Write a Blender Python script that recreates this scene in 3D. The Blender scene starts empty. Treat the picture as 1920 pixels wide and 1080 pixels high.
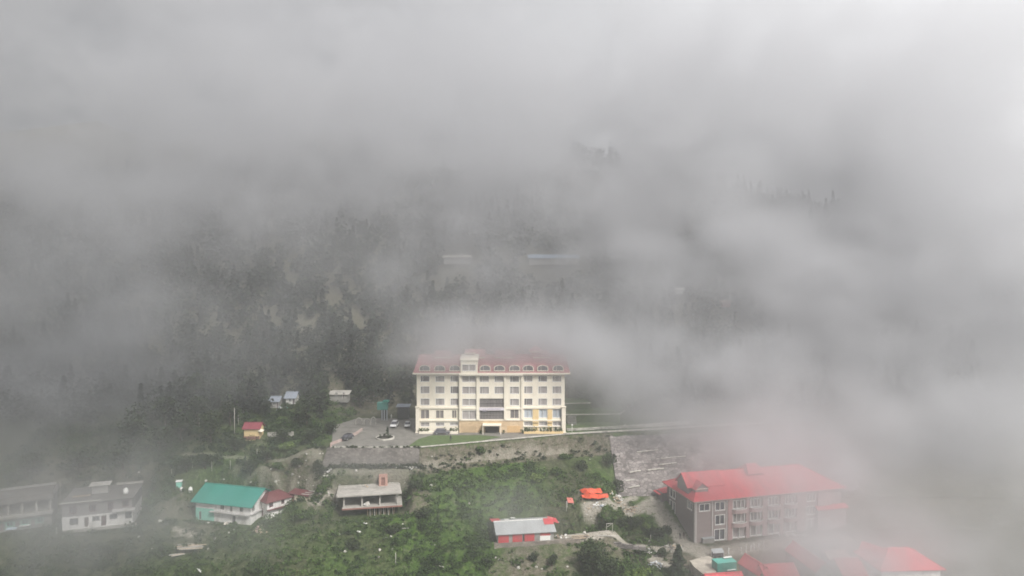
import bpy, math, random
import numpy as np
from mathutils import Vector, Matrix
R = math.radians
rnd = random.Random(7)
rng = np.random.default_rng(11)
SC = bpy.context.scene
COL = SC.collection

# ------------------------------------------------------------------ camera, sky, sun, exposure
PITCH, FPX, CAMZ = R(1.48), 1274.0, 45.0
cam = bpy.data.objects.new('camera', bpy.data.cameras.new('camera')); COL.objects.link(cam)
cam.location = (0, 0, CAMZ); cam.rotation_euler = (R(90) - PITCH, 0, 0)
cam.data.sensor_width = 36; cam.data.lens = 36 * FPX / 1920
cam.data.clip_start = .5; cam.data.clip_end = 5000
SC.camera = cam
SUN_AZ, SUN_EL = 143.0, 46.0        # clockwise from the view direction, height
sun = bpy.data.objects.new('sun', bpy.data.lights.new('sun', 'SUN')); COL.objects.link(sun)
sun.data.energy = 3.0; sun.data.angle = R(12); sun.data.color = (1, .965, .92)
sun.rotation_euler = (R(90 - SUN_EL), 0, R(180 - SUN_AZ))
world = bpy.data.worlds.new('World'); SC.world = world; world.use_nodes = True
wt = world.node_tree; wt.nodes.clear()
wo = wt.nodes.new('ShaderNodeOutputWorld'); bg = wt.nodes.new('ShaderNodeBackground')
sky = wt.nodes.new('ShaderNodeTexSky'); sky.sky_type = 'NISHITA'; sky.sun_disc = False
sky.sun_elevation = R(SUN_EL); sky.sun_rotation = R(SUN_AZ); sky.air_density = 1.0; sky.dust_density = 3.0
bw = wt.nodes.new('ShaderNodeRGBToBW'); wt.links.new(sky.outputs[0], bw.inputs[0])
tcw = wt.nodes.new('ShaderNodeTexCoord')
cn = wt.nodes.new('ShaderNodeTexNoise'); cn.inputs['Scale'].default_value = 2.2; cn.inputs['Detail'].default_value = 5; cn.inputs['Roughness'].default_value = .5
wt.links.new(tcw.outputs['Generated'], cn.inputs['Vector'])
cr = wt.nodes.new('ShaderNodeMapRange'); cr.inputs[1].default_value = .3; cr.inputs[2].default_value = .7
cr.inputs[3].default_value = .86; cr.inputs[4].default_value = 1.1
wt.links.new(cn.outputs['Fac'], cr.inputs[0])
cm = wt.nodes.new('ShaderNodeMath'); cm.operation = 'MULTIPLY'
gd = wt.nodes.new('ShaderNodeVectorMath'); gd.operation = 'DOT_PRODUCT'; gd.inputs[1].default_value = (.80, .50, .33)   # the cloud cover is thinnest to the upper right
wt.links.new(tcw.outputs['Generated'], gd.inputs[0])
gr = wt.nodes.new('ShaderNodeMapRange'); gr.interpolation_type = 'SMOOTHSTEP'; gr.inputs[1].default_value = .22; gr.inputs[2].default_value = 1.1; gr.inputs[3].default_value = .19; gr.inputs[4].default_value = 2.6
wt.links.new(gd.outputs['Value'], gr.inputs[0])
gx_ = wt.nodes.new('ShaderNodeMath'); gx_.operation = 'MULTIPLY'; wt.links.new(gr.outputs[0], gx_.inputs[0]); wt.links.new(cr.outputs[0], gx_.inputs[1])
wt.links.new(bw.outputs[0], cm.inputs[0]); wt.links.new(gx_.outputs[0], cm.inputs[1])
cc = wt.nodes.new('ShaderNodeMix'); cc.data_type = 'RGBA'; cc.inputs[0].default_value = .93   # overcast: the blue is nearly gone
wt.links.new(sky.outputs[0], cc.inputs[6]); wt.links.new(cm.outputs[0], cc.inputs[7])
wt.links.new(cc.outputs[2], bg.inputs[0]); bg.inputs[1].default_value = .12
wt.links.new(bg.outputs[0], wo.inputs[0])
SC.view_settings.view_transform = 'Standard'; SC.view_settings.look = 'None'
SC.view_settings.exposure = 0.98; SC.view_settings.gamma = 1
cy = SC.cycles
cy.max_bounces = 6; cy.diffuse_bounces = 2; cy.glossy_bounces = 2; cy.transmission_bounces = 2
cy.volume_bounces = 3; cy.volume_step_rate = 2.3; cy.use_denoising = True; cy.filter_width = 1.7
cy.caustics_reflective = False; cy.caustics_refractive = False

# ------------------------------------------------------------------ pixels of the photograph -> places
CP, SP = math.cos(PITCH), math.sin(PITCH)
def ray(px, py):
    a, b = (px - 960) / FPX, (540 - py) / FPX
    return a, CP + b * SP, -SP + b * CP
def at(px, py, Y):
    dx, dy, dz = ray(px, py); t = Y / dy
    return Vector((dx * t, Y, CAMZ + dz * t))
def atz(px, py, z):
    dx, dy, dz = ray(px, py); t = (z - CAMZ) / dz
    return Vector((dx * t, dy * t, z))

# ------------------------------------------------------------------ terrain
def sstep(a, b, v):
    dd = b - a
    t = np.clip((v - a) / np.where(dd == 0, 1e-6, dd), 0, 1); return t * t * (3 - 2 * t)
_perm = rng.random((64, 64))
def vnoise(x, y):
    xi = np.floor(x).astype(int); yi = np.floor(y).astype(int); fx = x - xi; fy = y - yi
    fx = fx * fx * (3 - 2 * fx); fy = fy * fy * (3 - 2 * fy)
    g = lambda i, j: _perm[i % 64, j % 64]
    return (g(xi, yi) * (1 - fx) + g(xi + 1, yi) * fx) * (1 - fy) + (g(xi, yi + 1) * (1 - fx) + g(xi + 1, yi + 1) * fx) * fy
def fbm(x, y, o=4):
    s, a, t = 0, 1, 0
    for k in range(o):
        s = s + a * vnoise(x * 2 ** k + 17 * k, y * 2 ** k + 5 * k); t += a; a *= .5
    return s / t - .5
EDGE_X = [-60, -46, -24, 14.6, 33, 71, 140]; EDGE_Y = [172, 172, 172, 186, 189.5, 198, 208]
def edge(x): return np.interp(x, EDGE_X, EDGE_Y)
PADS = []       # levelled building plots: inverse placement, length, depth, height, margins
def add_pad(pL, pR, z, W, mf=2.5, mb_=0.5, ms=1.0, fade=3.0, dz=-.12):
    a, b = atz(*pL, z), atz(*pR, z); PADS.append((a.x, a.y, math.atan2(b.y - a.y, b.x - a.x), (b - a).length, W, z + dz, mf, mb_, ms, fade))
add_pad((367.5, 972.5), (470, 984), -14.5, 9); add_pad((501, 973), (547, 960), -13.9, 5.2, 1.5); add_pad((552, 947), (574, 949), -12.6, 2.6, 1.2)
add_pad((116.5, 993), (248.5, 979), -14.0, 11.5, 2.5, dz=-.8); add_pad((-14, 1000), (97, 984), -13.6, 10); add_pad((643.5, 952), (747, 945.5), -11.0, 6.6, 2.2, -1.5, dz=-2.4)
add_pad((933.5, 1018.5), (1038.5, 1012.5), -15.9, 8.4, -.2, .5, 1.5, 1.2); add_pad((933.5, 1018.5), (1100, 1006), -19.7, -2.0, 4.5, .0, 1.0, 3.5)
def height(x, y):
    x = np.asarray(x, float); y = np.asarray(y, float)
    e = edge(x)
    base = np.interp(y, [-100, 60, 110, 145, 158], [-108, -62, -41, -20, -12.2])
    slope = np.interp(y - e, [-41, -27, -14, -2.2, -1.9, .0], [-27.5, -20, -12.2, -4.9, -4.6, -.25])
    slope = np.where(y < 158, np.minimum(base, np.maximum(slope, base)), slope)
    # centre: one even slope from the road below the hotel down to the foot of the picture
    up = np.clip((y - 145) / np.maximum(e - 2.6 - 145, 1), 0, 1)
    mid = np.where(y < 145, base, -20 + 15.3 * up)
    wl_ = (x > -49) & (x < -23.6)
    mid = np.where(y > e - 2.6, np.where(wl_, np.interp(y - e, [-2.6, -.6, -.1], [-4.7, -4.65, -.35]), np.interp(y - e, [-2.6, -2.0, 0], [-4.7, -4.6, -.25])), mid)
    # right: terrace of the new building and a stone embankment up to the road
    ys = y - .26 * np.clip(x - 43, 0, 45) * sstep(178, 160, y)
    rt = np.interp(ys, [-100, 60, 105, 125, 160, 176], [-108, -60, -30, -20.5, -19.2, -12.2])
    rt = np.where(y > 176, -12.2 + 12 * np.clip((y - 176) / np.maximum(e - 176, 1), 0, 1), rt)
    rt = rt - 1.6 * sstep(173.5, 176, y) * sstep(e - .2, e - 2, y) * (x > 27.2)
    w = sstep(22, 28, x)
    low = mid * (1 - w) + rt * w
    # left of the parking there is no wall, only a slope
    lf = np.interp(y, [-100, 60, 110, 145, 171, 186, 206], [-108, -62, -41, -20, -4.7, 0, 5])
    wl = sstep(-50, -62, x)
    h = np.where(y > e, -.25, low)
    h = h * (1 - wl) + lf * wl
    # mountain behind
    foot = 207 + 4 * fbm(x / 30, y / 30, 2) - 6 * sstep(15, 40, x) + 10 * sstep(-20, -60, x)
    crest = np.interp(x, [-400, -300, -120, 19, 60, 138, 260, 400], [172, 168, 140, 112, 96, 74, 52, 40]) + 12 * fbm(x / 22 + 9, y * 0 + 3.3, 3)
    m = np.clip((y - foot) * .47 + np.maximum(y - 250, 0) * .2, 0, None) * (1 + .25 * fbm(x / 45, y / 60, 3))
    m = np.minimum(m, crest) - np.maximum(y - 400, 0) * .35
    h = np.where(y > foot, h + np.maximum(m, -60) * 1.0, h)
    rough = np.where((y > e - 1) & (y < foot) & (x > -50) & (x < 80), 0, 1.0)
    rough = rough * (1 - .8 * w * (y > 120) * (y < 166))
    rough = rough * np.where(np.abs(y - e + 2) < 2, .25, 1)
    h = h + rough * (1.5 * fbm(x / 9, y / 9, 4) + 2.0 * fbm(x / 40 + 4, y / 40, 2) * (y > 215))
    for ax, ay, ro, L, W, z, mf, mb_, ms, fd in PADS:
        c, s_ = math.cos(ro), math.sin(ro); lx = (x - ax) * c + (y - ay) * s_; ly = -(x - ax) * s_ + (y - ay) * c
        d = np.maximum(np.maximum(-ms - lx, lx - L - ms), np.maximum(-mf - ly, ly - W - mb_))
        k = 1 - sstep(0, fd, d); h = h * (1 - k) + z * k
    return h
def gz(x, y): return float(height(np.array([x]), np.array([y]))[0])
def ground(px, py, y0=100.0):
    dx, dy, dz = ray(px, py)
    ts = np.arange(y0, 430, .25)
    zs = CAMZ + dz / dy * ts; hs = height(dx / dy * ts, ts)
    k = np.argmax(hs >= zs)
    Y = ts[k] if hs[k] >= zs[k] else 400
    return Vector((dx / dy * Y, Y, gz(dx / dy * Y, Y)))

# ------------------------------------------------------------------ materials
MATS = {}
def mat(name, col, rough=.85, var=.18, scale=.8, stretch=(1, 1, 1), metal=0., dirt=None, dirt_amt=.5, fine=None, spec=.3):
    if name in MATS: return MATS[name]
    m = bpy.data.materials.new(name); m.use_nodes = True; nt = m.node_tree
    b = nt.nodes['Principled BSDF']; b.inputs['Roughness'].default_value = rough; b.inputs['Metallic'].default_value = metal
    b.inputs['Specular IOR Level'].default_value = spec
    tc = nt.nodes.new('ShaderNodeTexCoord'); mp = nt.nodes.new('ShaderNodeMapping'); mp.inputs['Scale'].default_value = stretch
    nt.links.new(tc.outputs['Object'], mp.inputs['Vector'])
    n = nt.nodes.new('ShaderNodeTexNoise'); n.inputs['Scale'].default_value = scale; n.inputs['Detail'].default_value = 6; n.inputs['Roughness'].default_value = .65
    nt.links.new(mp.outputs[0], n.inputs['Vector'])
    rp = nt.nodes.new('ShaderNodeValToRGB'); e = rp.color_ramp.elements
    e[0].position = .3; e[1].position = .7
    e[0].color = tuple(c * (1 - var) for c in col) + (1,); e[1].color = tuple(min(1, c * (1 + var)) for c in col) + (1,)
    nt.links.new(n.outputs['Fac'], rp.inputs[0]); out = rp.outputs[0]
    if dirt:
        n2 = nt.nodes.new('ShaderNodeTexNoise'); n2.inputs['Scale'].default_value = fine or scale * .45; n2.inputs['Detail'].default_value = 7; n2.inputs['Roughness'].default_value = .7
        mp2 = nt.nodes.new('ShaderNodeMapping'); mp2.inputs['Scale'].default_value = stretch; mp2.inputs['Location'].default_value = (7, 3, 5)
        nt.links.new(tc.outputs['Object'], mp2.inputs['Vector']); nt.links.new(mp2.outputs[0], n2.inputs['Vector'])
        mr = nt.nodes.new('ShaderNodeMapRange'); mr.inputs[1].default_value = .48; mr.inputs[2].default_value = .68; mr.inputs[4].default_value = dirt_amt
        nt.links.new(n2.outputs['Fac'], mr.inputs[0])
        mx = nt.nodes.new('ShaderNodeMix'); mx.data_type = 'RGBA'; mx.inputs[7].default_value = tuple(dirt) + (1,)
        nt.links.new(mr.outputs[0], mx.inputs[0]); nt.links.new(out, mx.inputs[6]); out = mx.outputs[2]
    nt.links.new(out, b.inputs['Base Color'])
    MATS[name] = m; return m
def stone_mat(name, c0, c1, scale=1.4, mortar=None):
    if name in MATS: return MATS[name]
    m = bpy.data.materials.new(name); m.use_nodes = True; nt = m.node_tree; b = nt.nodes['Principled BSDF']; b.inputs['Roughness'].default_value = .95
    tc = nt.nodes.new('ShaderNodeTexCoord')
    v = nt.nodes.new('ShaderNodeTexVoronoi'); v.inputs['Scale'].default_value = scale
    mp = nt.nodes.new('ShaderNodeMapping'); mp.inputs['Scale'].default_value = (1, 1, 1.7)
    nt.links.new(tc.outputs['Object'], mp.inputs['Vector']); nt.links.new(mp.outputs[0], v.inputs['Vector'])
    sp = nt.nodes.new('ShaderNodeSeparateColor'); nt.links.new(v.outputs['Color'], sp.inputs[0])
    n = nt.nodes.new('ShaderNodeTexNoise'); n.inputs['Scale'].default_value = .25; n.inputs['Detail'].default_value = 6
    nt.links.new(tc.outputs['Object'], n.inputs['Vector'])
    ad = nt.nodes.new('ShaderNodeMath'); ad.operation = 'MULTIPLY_ADD'; ad.inputs[1].default_value = .6
    nt.links.new(sp.outputs[0], ad.inputs[0]); 
    sb = nt.nodes.new('ShaderNodeMapRange'); sb.inputs[1].default_value = .3; sb.inputs[2].default_value = .7; sb.inputs[3].default_value = -.1; sb.inputs[4].default_value = .5
    nt.links.new(n.outputs['Fac'], sb.inputs[0]); nt.links.new(sb.outputs[0], ad.inputs[2])
    rp = nt.nodes.new('ShaderNodeValToRGB'); rp.color_ramp.elements[0].color = tuple(c0) + (1,); rp.color_ramp.elements[1].color = tuple(c1) + (1,)
    nt.links.new(ad.outputs[0], rp.inputs[0]); out = rp.outputs[0]
    if mortar:
        ve = nt.nodes.new('ShaderNodeTexVoronoi'); ve.feature = 'DISTANCE_TO_EDGE'; ve.inputs['Scale'].default_value = scale
        nt.links.new(mp.outputs[0], ve.inputs['Vector'])
        mr = nt.nodes.new('ShaderNodeMapRange'); mr.inputs[1].default_value = .02; mr.inputs[2].default_value = .08; mr.inputs[3].default_value = 1; mr.inputs[4].default_value = 0
        nt.links.new(ve.outputs['Distance'], mr.inputs[0])
        mx = nt.nodes.new('ShaderNodeMix'); mx.data_type = 'RGBA'; mx.inputs[7].default_value = tuple(mortar) + (1,)
        nt.links.new(mr.outputs[0], mx.inputs[0]); nt.links.new(out, mx.inputs[6]); out = mx.outputs[2]
    nt.links.new(out, b.inputs['Base Color']); MATS[name] = m; return m
def leaf_mat(name, dark, light):
    if name in MATS: return MATS[name]
    m = bpy.data.materials.new(name); m.use_nodes = True; nt = m.node_tree; b = nt.nodes['Principled BSDF']; b.inputs['Roughness'].default_value = .7
    b.inputs['Specular IOR Level'].default_value = .15
    a = nt.nodes.new('ShaderNodeAttribute'); a.attribute_name = 'tint'
    rp = nt.nodes.new('ShaderNodeValToRGB'); rp.color_ramp.elements[0].color = tuple(dark) + (1,); rp.color_ramp.elements[1].color = tuple(light) + (1,)
    nt.links.new(a.outputs['Fac'], rp.inputs[0]); nt.links.new(rp.outputs[0], b.inputs['Base Color'])
    MATS[name] = m; return m

# ------------------------------------------------------------------ mesh helpers
class MB:
    def __init__(s): s.v = []; s.f = []; s.mi = []; s.sm = []
    def poly(s, pts, m=0, smooth=False):
        k = len(s.v); s.v += [tuple(p) for p in pts]; s.f.append(tuple(range(k, k + len(pts)))); s.mi.append(m); s.sm.append(smooth)
    def box(s, x0, x1, y0, y1, z0, z1, m=0):
        s.bb((Vector((0, 0, 0)), Vector((1, 0, 0)), Vector((0, 1, 0))), x0, x1, y0, y1, z0, z1, m)
    def bb(s, B, s0, s1, d0, d1, z0, z1, m=0):
        O, U, N = B
        P = lambda a, b, c: tuple(O + U * a + N * b + Vector((0, 0, c)))
        k = len(s.v)
        s.v += [P(s0, d0, z0), P(s1, d0, z0), P(s1, d1, z0), P(s0, d1, z0), P(s0, d0, z1), P(s1, d0, z1), P(s1, d1, z1), P(s0, d1, z1)]
        for q in ((0, 3, 2, 1), (4, 5, 6, 7), (0, 1, 5, 4), (1, 2, 6, 5), (2, 3, 7, 6), (3, 0, 4, 7)):
            s.f.append(tuple(k + i for i in q)); s.mi.append(m); s.sm.append(False)
    def slab(s, top, thick, m=0, me=None):      # closed slab from a convex top polygon, hung down
        me = m if me is None else me
        top = [Vector(p) for p in top]; bot = [p - Vector((0, 0, thick)) for p in top]
        s.poly(top, m); s.poly(bot[::-1], me); n = len(top)
        for i in range(n): s.poly([top[i], bot[i], bot[(i + 1) % n], top[(i + 1) % n]], me)
    def cyl(s, p0, p1, r0, r1=None, n=10, m=0, caps=True):
        r1 = r0 if r1 is None else r1; p0 = Vector(p0); p1 = Vector(p1); d = (p1 - p0).normalized()
        a = d.orthogonal().normalized(); b = d.cross(a); k = len(s.v)
        for p, r in ((p0, r0), (p1, r1)):
            for i in range(n):
                t = 2 * math.pi * i / n; s.v.append(tuple(p + (a * math.cos(t) + b * math.sin(t)) * r))
        for i in range(n):
            j = (i + 1) % n; s.f.append((k + i, k + j, k + n + j, k + n + i)); s.mi.append(m); s.sm.append(n > 6)
        if caps:
            s.f.append(tuple(k + i for i in range(n))[::-1]); s.mi.append(m); s.sm.append(False)
            s.f.append(tuple(k + n + i for i in range(n))); s.mi.append(m); s.sm.append(False)
    def wall(s, B, s0, s1, z0, z1, ops=(), depth=.25, m=0, mr=None):   # a wall with real openings and reveals
        O, U, N = B; mr = m if mr is None else mr
        P = lambda a, b, c: O + U * a + N * b + Vector((0, 0, c))
        xs = sorted({s0, s1} | {min(max(v, s0), s1) for o in ops for v in o[:2]}); zs = sorted({z0, z1} | {min(max(v, z0), z1) for o in ops for v in o[2:4]})
        for i in range(len(xs) - 1):
            for j in range(len(zs) - 1):
                cx, cz = (xs[i] + xs[i + 1]) / 2, (zs[j] + zs[j + 1]) / 2
                if any(o[0] < cx < o[1] and o[2] < cz < o[3] for o in ops): continue
                s.poly([P(xs[i], 0, zs[j]), P(xs[i + 1], 0, zs[j]), P(xs[i + 1], 0, zs[j + 1]), P(xs[i], 0, zs[j + 1])], m)
        for o in ops:
            a, b, c, d = o[:4]
            for q in (((a, c), (b, c)), ((b, c), (b, d)), ((b, d), (a, d)), ((a, d), (a, c))):
                (u0, w0), (u1, w1) = q
                s.poly([P(u0, 0, w0), P(u0, -depth, w0), P(u1, -depth, w1), P(u1, 0, w1)], mr)
    def build(s, name, mats, parent=None, loc=None, rot=0.):
        me = bpy.data.meshes.new(name); me.from_pydata(s.v, [], s.f)
        for m in (mats if isinstance(mats, (list, tuple)) else [mats]): me.materials.append(m)
        me.polygons.foreach_set('material_index', s.mi); me.polygons.foreach_set('use_smooth', s.sm); me.update()
        o = bpy.data.objects.new(name, me); COL.objects.link(o)
        if parent: o.parent = parent
        if loc is not None: o.location = loc
        if rot: o.rotation_euler.z = rot
        return o
def tag(o, label=None, cat=None, group=None, kind=None):
    for k, v in (('label', label), ('category', cat), ('group', group), ('kind', kind)):
        if v: o[k] = v
    return o
def thing(name, loc, label, cat, rot=0., group=None):
    o = bpy.data.objects.new(name, None); COL.objects.link(o); o.location = loc; o.rotation_euler.z = rot
    o.empty_display_size = .5
    return tag(o, label, cat, group)
def copy_tree(o, parent=None):
    c = o.copy(); COL.objects.link(c)
    if parent: c.parent = parent
    for ch in list(o.children): copy_tree(ch, c)
    return c
def rock_mb(seed, flat=.7):
    r = random.Random(seed); mb = MB(); n, rows = 7, 4; k = []
    for j in range(rows + 1):
        ph = math.pi * j / rows; ring = []
        for i in range(n):
            t = 2 * math.pi * i / n + j * .3; q = .5 * (.75 + .5 * r.random())
            mb.v.append((q * math.sin(ph) * math.cos(t), q * math.sin(ph) * math.sin(t), (q * math.cos(ph) + .25) * flat)); ring.append(len(mb.v) - 1)
        k.append(ring)
    for j in range(rows):
        for i in range(n):
            mb.f.append((k[j][i], k[j + 1][i], k[j + 1][(i + 1) % n], k[j][(i + 1) % n])); mb.mi.append(0); mb.sm.append(False)
    return mb
def np_quads(name, V, mats, tint=None, parent=None, loc=None):   # V: (n,4,3)
    n = len(V); me = bpy.data.meshes.new(name)
    me.vertices.add(n * 4); me.vertices.foreach_set('co', np.ascontiguousarray(V, dtype=np.float32).ravel())
    me.loops.add(n * 4); me.loops.foreach_set('vertex_index', np.arange(n * 4, dtype=np.int32))
    me.polygons.add(n); me.polygons.foreach_set('loop_start', np.arange(0, n * 4, 4, dtype=np.int32))
    me.update(calc_edges=True)
    for m in (mats if isinstance(mats, (list, tuple)) else [mats]): me.materials.append(m)
    if tint is not None:
        a = me.attributes.new('tint', 'FLOAT', 'FACE'); a.data.foreach_set('value', tint.astype(np.float32))
    o = bpy.data.objects.new(name, me); COL.objects.link(o)
    if parent: o.parent = parent
    if loc is not None: o.location = loc
    return o
def leaves(center, radii, n, size, lumps=5, g=rng, up=.35, hollow=.35):
    """n leaf clumps spread through an uneven crown: several lobes of different size round the centre"""
    c = np.array(center, float); r = np.array(radii, float)
    lc = g.normal(size=(lumps, 3)); lc /= np.linalg.norm(lc, axis=1)[:, None]; lc *= (g.random((lumps, 1)) * .5 + .25)
    lr = .45 + .3 * g.random(lumps)
    w = g.integers(0, lumps, n)
    d = g.normal(size=(n, 3)); d /= np.linalg.norm(d, axis=1)[:, None]
    rad = hollow + (1 - hollow) * g.random((n, 1)) ** .5
    p = lc[w] + d * rad * lr[w][:, None]
    p[:, 2] = np.maximum(p[:, 2], -.85)
    pos = c + p * r
    return leaf_quads(pos, size, g, up), np.clip(.5 + .22 * g.normal(size=n) + .25 * (g.random(lumps) - .5)[w], 0, 1)
def leaf_quads(pos, size, g=rng, up=.35):
    n = len(pos)
    nrm = g.normal(size=(n, 3)); nrm[:, 2] = np.abs(nrm[:, 2]) + up; nrm /= np.linalg.norm(nrm, axis=1)[:, None]
    t = np.cross(nrm, g.normal(size=(n, 3))); t /= np.linalg.norm(t, axis=1)[:, None]; b = np.cross(nrm, t)
    s = (size * (.6 + .8 * g.random((n, 1)))) * .5; s2 = s * (.55 + .45 * g.random((n, 1)))
    return np.stack([pos - t * s - b * s2 * .6, pos + t * s * .7 - b * s2, pos + t * s + b * s2 * .7, pos - t * s * .6 + b * s2], 1)

# ------------------------------------------------------------------ the ground
def seg_dist(x, y, pts):
    d = np.full(x.shape, 1e9)
    for (ax, ay), (bx, by) in zip(pts[:-1], pts[1:]):
        t = np.clip(((x - ax) * (bx - ax) + (y - ay) * (by - ay)) / ((bx - ax) ** 2 + (by - ay) ** 2 + 1e-9), 0, 1)
        d = np.minimum(d, np.hypot(x - ax - t * (bx - ax), y - ay - t * (by - ay)))
    return d
def gpts(*px): return [tuple(ground(*p)[:2]) for p in px]
PATHS = [  # trodden gravel: (pixels along it, half width)
    (gpts((1235, 930), (1228, 955), (1255, 985), (1280, 1012), (1300, 1025)), 2.3),
    (gpts((1190, 935), (1165, 945), (1120, 952), (1095, 950)), 1.1),
    (gpts((1180, 960), (1215, 945)), 1.6),
    (gpts((1300, 1028), (1340, 1045), (1330, 1075)), 3.2),
    (gpts((1350, 1035), (1450, 1020), (1580, 1012)), 3.0),
    (gpts((1240, 1030), (1300, 1030)), 1.5), (gpts((1225, 1048), (1245, 1060)), 1.6),
    (gpts((1050, 1006), (1110, 1006), (1180, 1022), (1240, 1030)), 1.3),
    (gpts((585, 940), (600, 945), (630, 930)), .7),
    (gpts((340, 854), (430, 856), (480, 862), (600, 870)), .7),
    (gpts((620, 886), (700, 884), (780, 880)), .9),
    (gpts((780, 878), (860, 868), (960, 856), (1060, 849)), .6),
    (gpts((440, 885), (520, 908), (600, 905)), .6),
    (gpts((325, 992), (360, 1000)), .7), (gpts((640, 800), (700, 790), (760, 790)), 3.0),
]
def nonuni(a, b, step, lo, hi):
    out = list(np.arange(a, b + .01, step)); v, s = b, step
    while v < hi: s *= 1.35; v += min(s, 8 if v < 260 else 60); out.append(v)
    v, s = a, step
    while v > lo: s *= 1.35; v -= min(s, 8 if v > -260 else 60); out.insert(0, v)
    return np.array(out)
gx = nonuni(-118, 92, .7, -900, 900); gy = nonuni(128, 210, .55, -100, 900)
GX, GY = np.meshgrid(gx, gy); GH = height(GX, GY)
me = bpy.data.meshes.new('ground'); nx, ny = len(gx), len(gy)
me.vertices.add(nx * ny); me.vertices.foreach_set('co', np.stack([GX, GY, GH], -1).astype(np.float32).ravel())
ii = (np.arange(ny - 1)[:, None] * nx + np.arange(nx - 1)[None, :]).ravel()
q = np.stack([ii, ii + 1, ii + nx + 1, ii + nx], 1).astype(np.int32)
me.loops.add(len(q) * 4); me.loops.foreach_set('vertex_index', q.ravel())
me.polygons.add(len(q)); me.polygons.foreach_set('loop_start', np.arange(0, len(q) * 4, 4, dtype=np.int32)); me.update(calc_edges=True)
me.polygons.foreach_set('use_smooth', np.ones(len(q), bool))
grav = np.zeros(GX.shape)
for pi_, (p, hw) in enumerate(PATHS): grav = np.maximum(grav, (.42 if 9 <= pi_ <= 12 else 1) * (1 - sstep(hw * .6, hw * 1.25, seg_dist(GX, GY, p) + 1.6 * fbm(GX / 1.7, GY / 1.7, 2))))
def blob(px, py, r, k=1):
    g = ground(px, py); return k * (1 - sstep(r * .5, r, np.hypot(GX - g.x, GY - g.y) + 3 * fbm(GX / 2.5, GY / 2.5, 3)))
bare = np.zeros(GX.shape)                               # dry, earthy ground
for px, py, r, k in ((780, 935, 5, .9), (1000, 1060, 7, .9), (1070, 1045, 5, .8), (960, 1070, 6, .8), (1150, 1018, 6, .9), (560, 895, 6, .8), (520, 870, 6, .7),
                     (360, 1000, 7, .5), (590, 935, 4, .8), (330, 960, 6, .7), (480, 835, 6, .5), (690, 860, 8, .5), (1250, 1050, 6, 1), (1400, 1030, 14, 1),
                     (1520, 1020, 14, 1), (1310, 1060, 7, 1), (1100, 930, 4, .8), (560, 860, 9, .6), (640, 950, 4, .5), (250, 960, 8, .6), (120, 900, 14, .6)):
    bare = np.maximum(bare, blob(px, py, r, k))
lush = np.clip(fbm(GX / 12 + 3, GY / 12, 3) * 2.2 + .5, 0, 1)
lush = lush * (1 - sstep(198, 212, GY)) * (1 - .8 * sstep(-70, -90, GX))
lush = np.maximum(lush, np.maximum(blob(950, 900, 14, 1), blob(860, 990, 22, .95)))
bare = np.maximum(bare, .75 * sstep(205, 222, GY))
bank = (GX > -24) & (GX < 28) & (GY < edge(GX) - .1) & (GY > edge(GX) - 4.5); bare = np.maximum(bare, bank * .95); lush = np.where(bank, lush * .3, lush)
right = sstep(50, 70, GX) * sstep(205, 195, GY); lush = lush * (1 - right); bare = np.maximum(bare, .8 * right)
for nm, a in (('gravel', grav), ('bare', bare), ('lush', lush)):
    at_ = me.attributes.new(nm, 'FLOAT', 'POINT'); at_.data.foreach_set('value', a.astype(np.float32).ravel())
gm = bpy.data.materials.new('hillside'); gm.use_nodes = True; nt = gm.node_tree; b = nt.nodes['Principled BSDF']; b.inputs['Roughness'].default_value = 1; b.inputs['Specular IOR Level'].default_value = .05
tc = nt.nodes.new('ShaderNodeTexCoord')
def gn(scale, detail=8, rough=.65):
    n = nt.nodes.new('ShaderNodeTexNoise'); n.inputs['Scale'].default_value = scale; n.inputs['Detail'].default_value = detail; n.inputs['Roughness'].default_value = rough
    nt.links.new(tc.outputs['Object'], n.inputs['Vector']); return n.outputs['Fac']
def ramp(src, stops):
    r = nt.nodes.new('ShaderNodeValToRGB'); el = r.color_ramp.elements
    while len(el) < len(stops): el.new(.5)
    for e_, (p, c) in zip(el, stops): e_.position = p; e_.color = tuple(c) + (1,)
    nt.links.new(src, r.inputs[0]); return r.outputs[0]
def mixc(f, a, b_):
    m = nt.nodes.new('ShaderNodeMix'); m.data_type = 'RGBA'; nt.links.new(f, m.inputs[0]); nt.links.new(a, m.inputs[6]); nt.links.new(b_, m.inputs[7]); return m.outputs[2]
def attr(n):
    a = nt.nodes.new('ShaderNodeAttribute'); a.attribute_name = n; return a.outputs['Fac']
fine = gn(1.6); coarse = gn(.22, 6)
g_lush = ramp(fine, [(.3, (.022, .048, .010)), (.5, (.052, .098, .020)), (.68, (.105, .165, .036))])
g_dull = ramp(fine, [(.3, (.024, .031, .017)), (.5, (.056, .064, .033)), (.7, (.115, .118, .066))])
earth = ramp(gn(2.2, 8, .75), [(.3, (.055, .046, .034)), (.5, (.150, .132, .100)), (.72, (.30, .275, .23))])
gravc = ramp(gn(3.1, 8, .8), [(.32, (.14, .12, .095)), (.5, (.37, .34, .29)), (.7, (.56, .53, .47))])
def addm(a, c, k):
    m = nt.nodes.new('ShaderNodeMath'); m.operation = 'MULTIPLY_ADD'; m.inputs[1].default_value = k; m.use_clamp = True
    nt.links.new(c, m.inputs[0]); nt.links.new(a, m.inputs[2]); return m.outputs[0]
def rng01(src, lo, hi):
    m = nt.nodes.new('ShaderNodeMapRange'); m.inputs[1].default_value = lo; m.inputs[2].default_value = hi; nt.links.new(src, m.inputs[0]); return m.outputs[0]
c0 = mixc(attr('lush'), g_dull, g_lush)
patch = rng01(gn(.55, 7, .7), .55, .68)
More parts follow.
